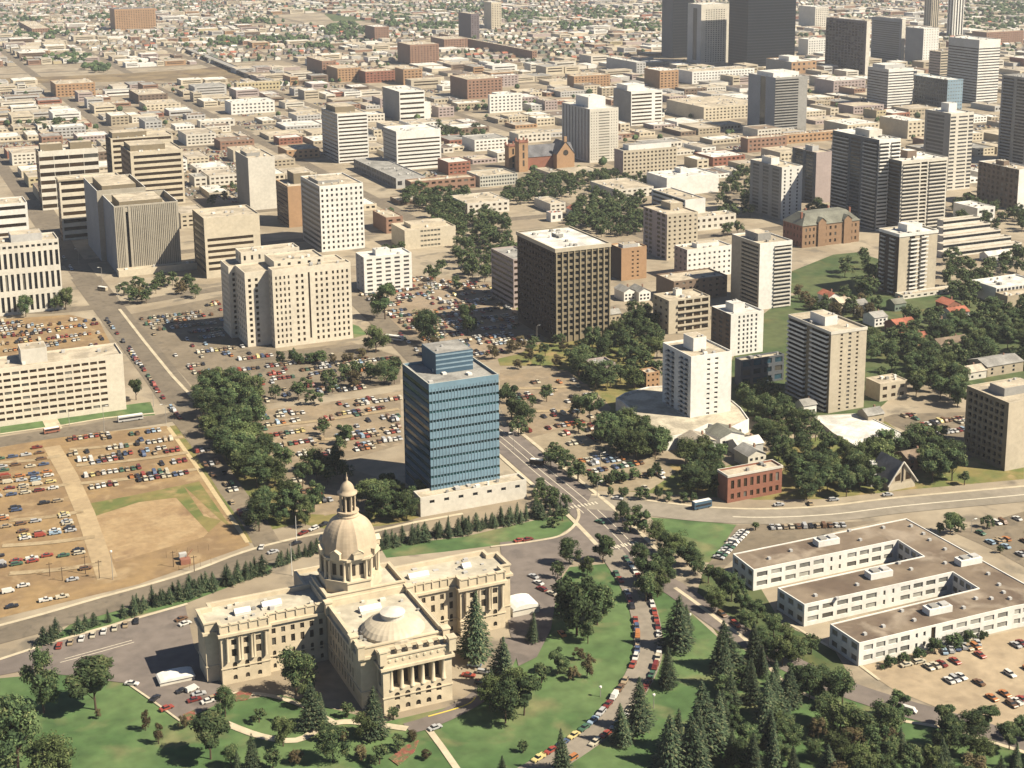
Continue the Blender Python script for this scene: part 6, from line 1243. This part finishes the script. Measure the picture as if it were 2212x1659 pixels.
# rail-side and residential tree masses seen as dark patches
for (cx_, cy_, rx, ry, n) in [(90, 75, 60, 14, 60), (240, 40, 50, 6, 30), (210, 150, 30, 8, 20), (150, 130, 60, 8, 40), (490, 95, 40, 10, 40), (610, 90, 60, 10, 60), (745, 70, 50, 16, 90), (850, 45, 40, 14, 70), (950, 60, 60, 8, 50), (1120, 40, 80, 12, 90), (1300, 30, 60, 14, 70),
                            (1240, 60, 40, 8, 30), (1380, 60, 50, 12, 50), (2130, 40, 90, 34, 200), (2190, 20, 60, 20, 100), (1760, 40, 30, 8, 20), (40, 45, 50, 8, 30), (700, 105, 40, 5, 25), (1000, 20, 80, 8, 60), (1450, 25, 60, 10, 40), (560, 50, 60, 6, 30), (560, 400, 30, 12, 8)]:
    for _ in range(n):
        a, r_ = rg.uniform(0, 2*pi), sqrt(rg.random()); x, y = cx_+rx*r_*cos(a), cy_+ry*r_*sin(a)
        g = at(x, max(y, 2))
        if not hitfoot(*g, 3): lowtree(bt_, g[0], g[1], rg.uniform(8, 13), rg.uniform(9, 15), rf_, LM['b'])
tag(link('distant_street_trees', bt_.mesh('distant_street_trees')), 'small trees dotted along far streets and yards', 'trees', kind='stuff')
# ------------------------------------------------------------------ lamps, poles, buses, trucks
MET = mat('pole_metal', (.32, .30, .27), .6, .05, 1.); 
def lamp(x, y, hp, arm, label, globe=False):
    g = at(x, y); h = hp/ppm(x, y); t = thing('street_lamp', label, 'street lamp', (g[0], g[1], 0), group='street lamps')
    q = MB(); q.tube((0, 0, 0), (0, 0, h), .16, .09, MET); link('pole', q.mesh('pole'), t)
    if not globe: q = MB(); q.tube((0, 0, h), (arm, 0, h+.4), .07, .06, MET, 5); link('arm', q.mesh('arm'), t)
    q = MB(); ax_ = 0 if globe else arm
    if globe: q.lathe([(.02, h), (.5, h+.3), (.5, h+.8), (.02, h+1.1)], W('white'), 8)
    else: q.box(ax_-.7, -.2, h+.25, ax_+.7, .2, h+.5, W('white'), True)
    link('lamp_head', q.mesh('lamp_head'), t)
for (x, y, hp, arm, w_) in [(171, 572, 34, -2, 'at the dark crossing beside the slotted block'), (221, 612, 34, -2, 'before the grey ribbed tower'), (255, 656, 42, 2, 'at the crossing below the grey ribbed tower'), (226, 937, 58, 2, 'beside the avenue below the long cream block'), (359, 916, 42, -2, 'at the corner of the diagonal path'),
    (150, 920, 34, 2, 'on the grass before the long cream block'), (332, 878, 30, 2, 'at the corner lawn of the long cream block'), (1290, 1076, 34, 2, 'where the boulevard meets the avenue'), (1297, 1010, 30, 2, 'above the small hedged lots'), (1355, 880, 28, 2, 'by the curved podium deck'),
    (1110, 975, 40, -2, 'right of the blue glass block'), (960, 740, 40, 2, 'in the car park before the bronze tower'), (1028, 700, 36, 2, 'in the shadow of the bronze tower'), (1160, 740, 36, 2, 'at the foot of the bronze tower'), (1797, 1160, 22, 2, 'behind the white E-shaped block'), (2098, 1150, 26, 2, 'by the avenue at the right')]:
    lamp(x, y, hp, arm, 'tall grey street lamp '+w_)
for (x, y, hp, w_) in [(244, 1252, 58, 'beside the dirt lane at left'), (1412, 1530, 26, 'on the lawn by the curved drive'), (1297, 1505, 18, 'on the crescent lawn'), (1490, 1350, 20, 'beside the lower path')]: lamp(x, y, hp, 0, 'pale globe lamp on a post '+w_, True)
for (x, y, hp, w_) in [(631, 1243, 68, 'beside the west wing'), (641, 1176, 60, 'left of the great dome')]:
    g = at(x, y); t = thing('flagpole', 'slim pale flagpole '+w_+' of the parliament' if 'wing' in w_ else 'slim pale flagpole '+w_, 'flagpole', (g[0], g[1], 0)); h = hp/ppm(x, y)
    q = MB(); q.tube((0, 0, 0), (0, 0, h), .16, .08, W('white')); link('pole', q.mesh('pole'), t); q = MB(); q.lathe([(.02, h), (.2, h+.15), (.02, h+.35)], W('yellow'), 6); link('finial', q.mesh('finial'), t)
WRN = [(108, 1215, 1245), (135, 1225, 1255), (185, 1200, 1240), (215, 1210, 1250), (375, 1190, 1225), (420, 1200, 1235)]
for k_, (x, y0_, y1_) in enumerate(WRN):
    g = at(x, y1_); t = thing('utility_pole', f'dark wooden utility pole, {ordn(k_)} from the left on the bare lot', 'utility pole', (g[0], g[1], 0), group='utility poles on the bare lot'); h = (y1_-y0_)/ppm(x, y1_)
    q = MB(); q.tube((0, 0, 0), (0, 0, h), .16, .12, BARK); link('pole', q.mesh('pole'), t); q = MB(); q.box(-1.2, -.08, h-.8, 1.2, .08, h-.6, BARK, True); link('crossarm', q.mesh('crossarm'), t)
def bus(x, y, L, hd, col, label, cat='bus', hh=3.0, name='bus'):
    g = at(x, y); t = thing(name, label, cat, (g[0], g[1], .12), hd); q = MB(); q.box(-L/2, -1.25, .45, L/2, 1.25, hh, W(col)); q.box(-L/2+.3, -1.1, hh, L/2-.3, 1.1, hh+.15, W('white')); link('body', q.mesh('body'), t)
    for s_ in (-1.28, 1.26): q = MB(); q.box(-L/2+.4, 0, 1.5, L/2-.4, .02, 2.4, CGL); link('window_band', q.mesh('window_band'), t, (0, s_, 0))
    for a in (-L*.33, L*.33):
        for s_ in (-1.15, 1.15): link('wheel', WHEEL, t, (a, s_, .4), 0, (1.4, 1.2, 1.4))
bus(282, 909, 13, .02, 'palegrey', 'long white-roofed city bus on the avenue below the long cream block')
bus(852, 735, 12, 2.3, 'white', 'white bus on the street between the stone block and the glass block')
bus(112, 935, 8, .1, 'redbrick', 'rust red truck on the avenue before the long cream block', 'truck', 2.6, 'truck')
bus(1516, 1098, 9, .02, 'blue', 'blue delivery truck with a white roof on the avenue', 'truck', 3.6, 'truck'); bus(1160, 1003, 7, 2.35, 'dkbrown', 'dark van driving on the boulevard right of the glass block', 'van', 2.4, 'van')
bus(222, 628, 8, 2.2, 'tan', 'tan truck on the street at the grey ribbed tower', 'truck', 2.8, 'truck')
bus(520-120, 1140-45, 5, 1.8, 'orange', 'small orange machine on the bare lot at left', 'digger', 2.4, 'digger') if False else None
# low cream barriers and transformer yard on the bare lot
g = at(405, 1215); yd = thing('equipment_yard', 'rusty red machinery in a small wire yard at the corner of the bare lot', 'machinery', (g[0], g[1], 0))
q = MB(); q.box(-3, -2, 0, 1, 1, 2.2, W('redbrick')); q.box(-2.5, 3, 0, .5, 5, 2.8, W('palegrey')); q.tube((-.5, 0, 2.2), (2.5, 1, 5), .2, .15, W('redbrick')); link('machine_body', q.mesh('machine_body'), yd)
for i in range(9):
    q = MB(); q.tube((0, 0, 0), (0, 0, 3), .06, .06, BARK, 4); link('post', q.mesh('post'), yd, (-7+i*2.2, -6 if i % 2 else 8, 0))
# ------------------------------------------------------------------ haze over the city
HZ = HAZE_DENSITY = .00005
hb = MB(); hb.box(-5000, -1400, -1, 9000, 9000, 330, GM, True)
hm = bpy.data.materials.new('air_haze'); hm.use_nodes = True; hn = hm.node_tree.nodes; hn.remove(hn['Principled BSDF'])
pv = hn.new('ShaderNodeVolumePrincipled'); pv.inputs['Density'].default_value = HZ; pv.inputs['Color'].default_value = (.93, .95, 1, 1); pv.inputs['Anisotropy'].default_value = .2
hm.node_tree.links.new(pv.outputs[0], hn['Material Output'].inputs['Volume']); hb.mats = [hm]
tag(link('haze', hb.mesh('haze')), 'thin pale haze over the whole city', 'haze', kind='stuff')
S.cycles.volume_bounces = 0
print('objects', len(S.objects))
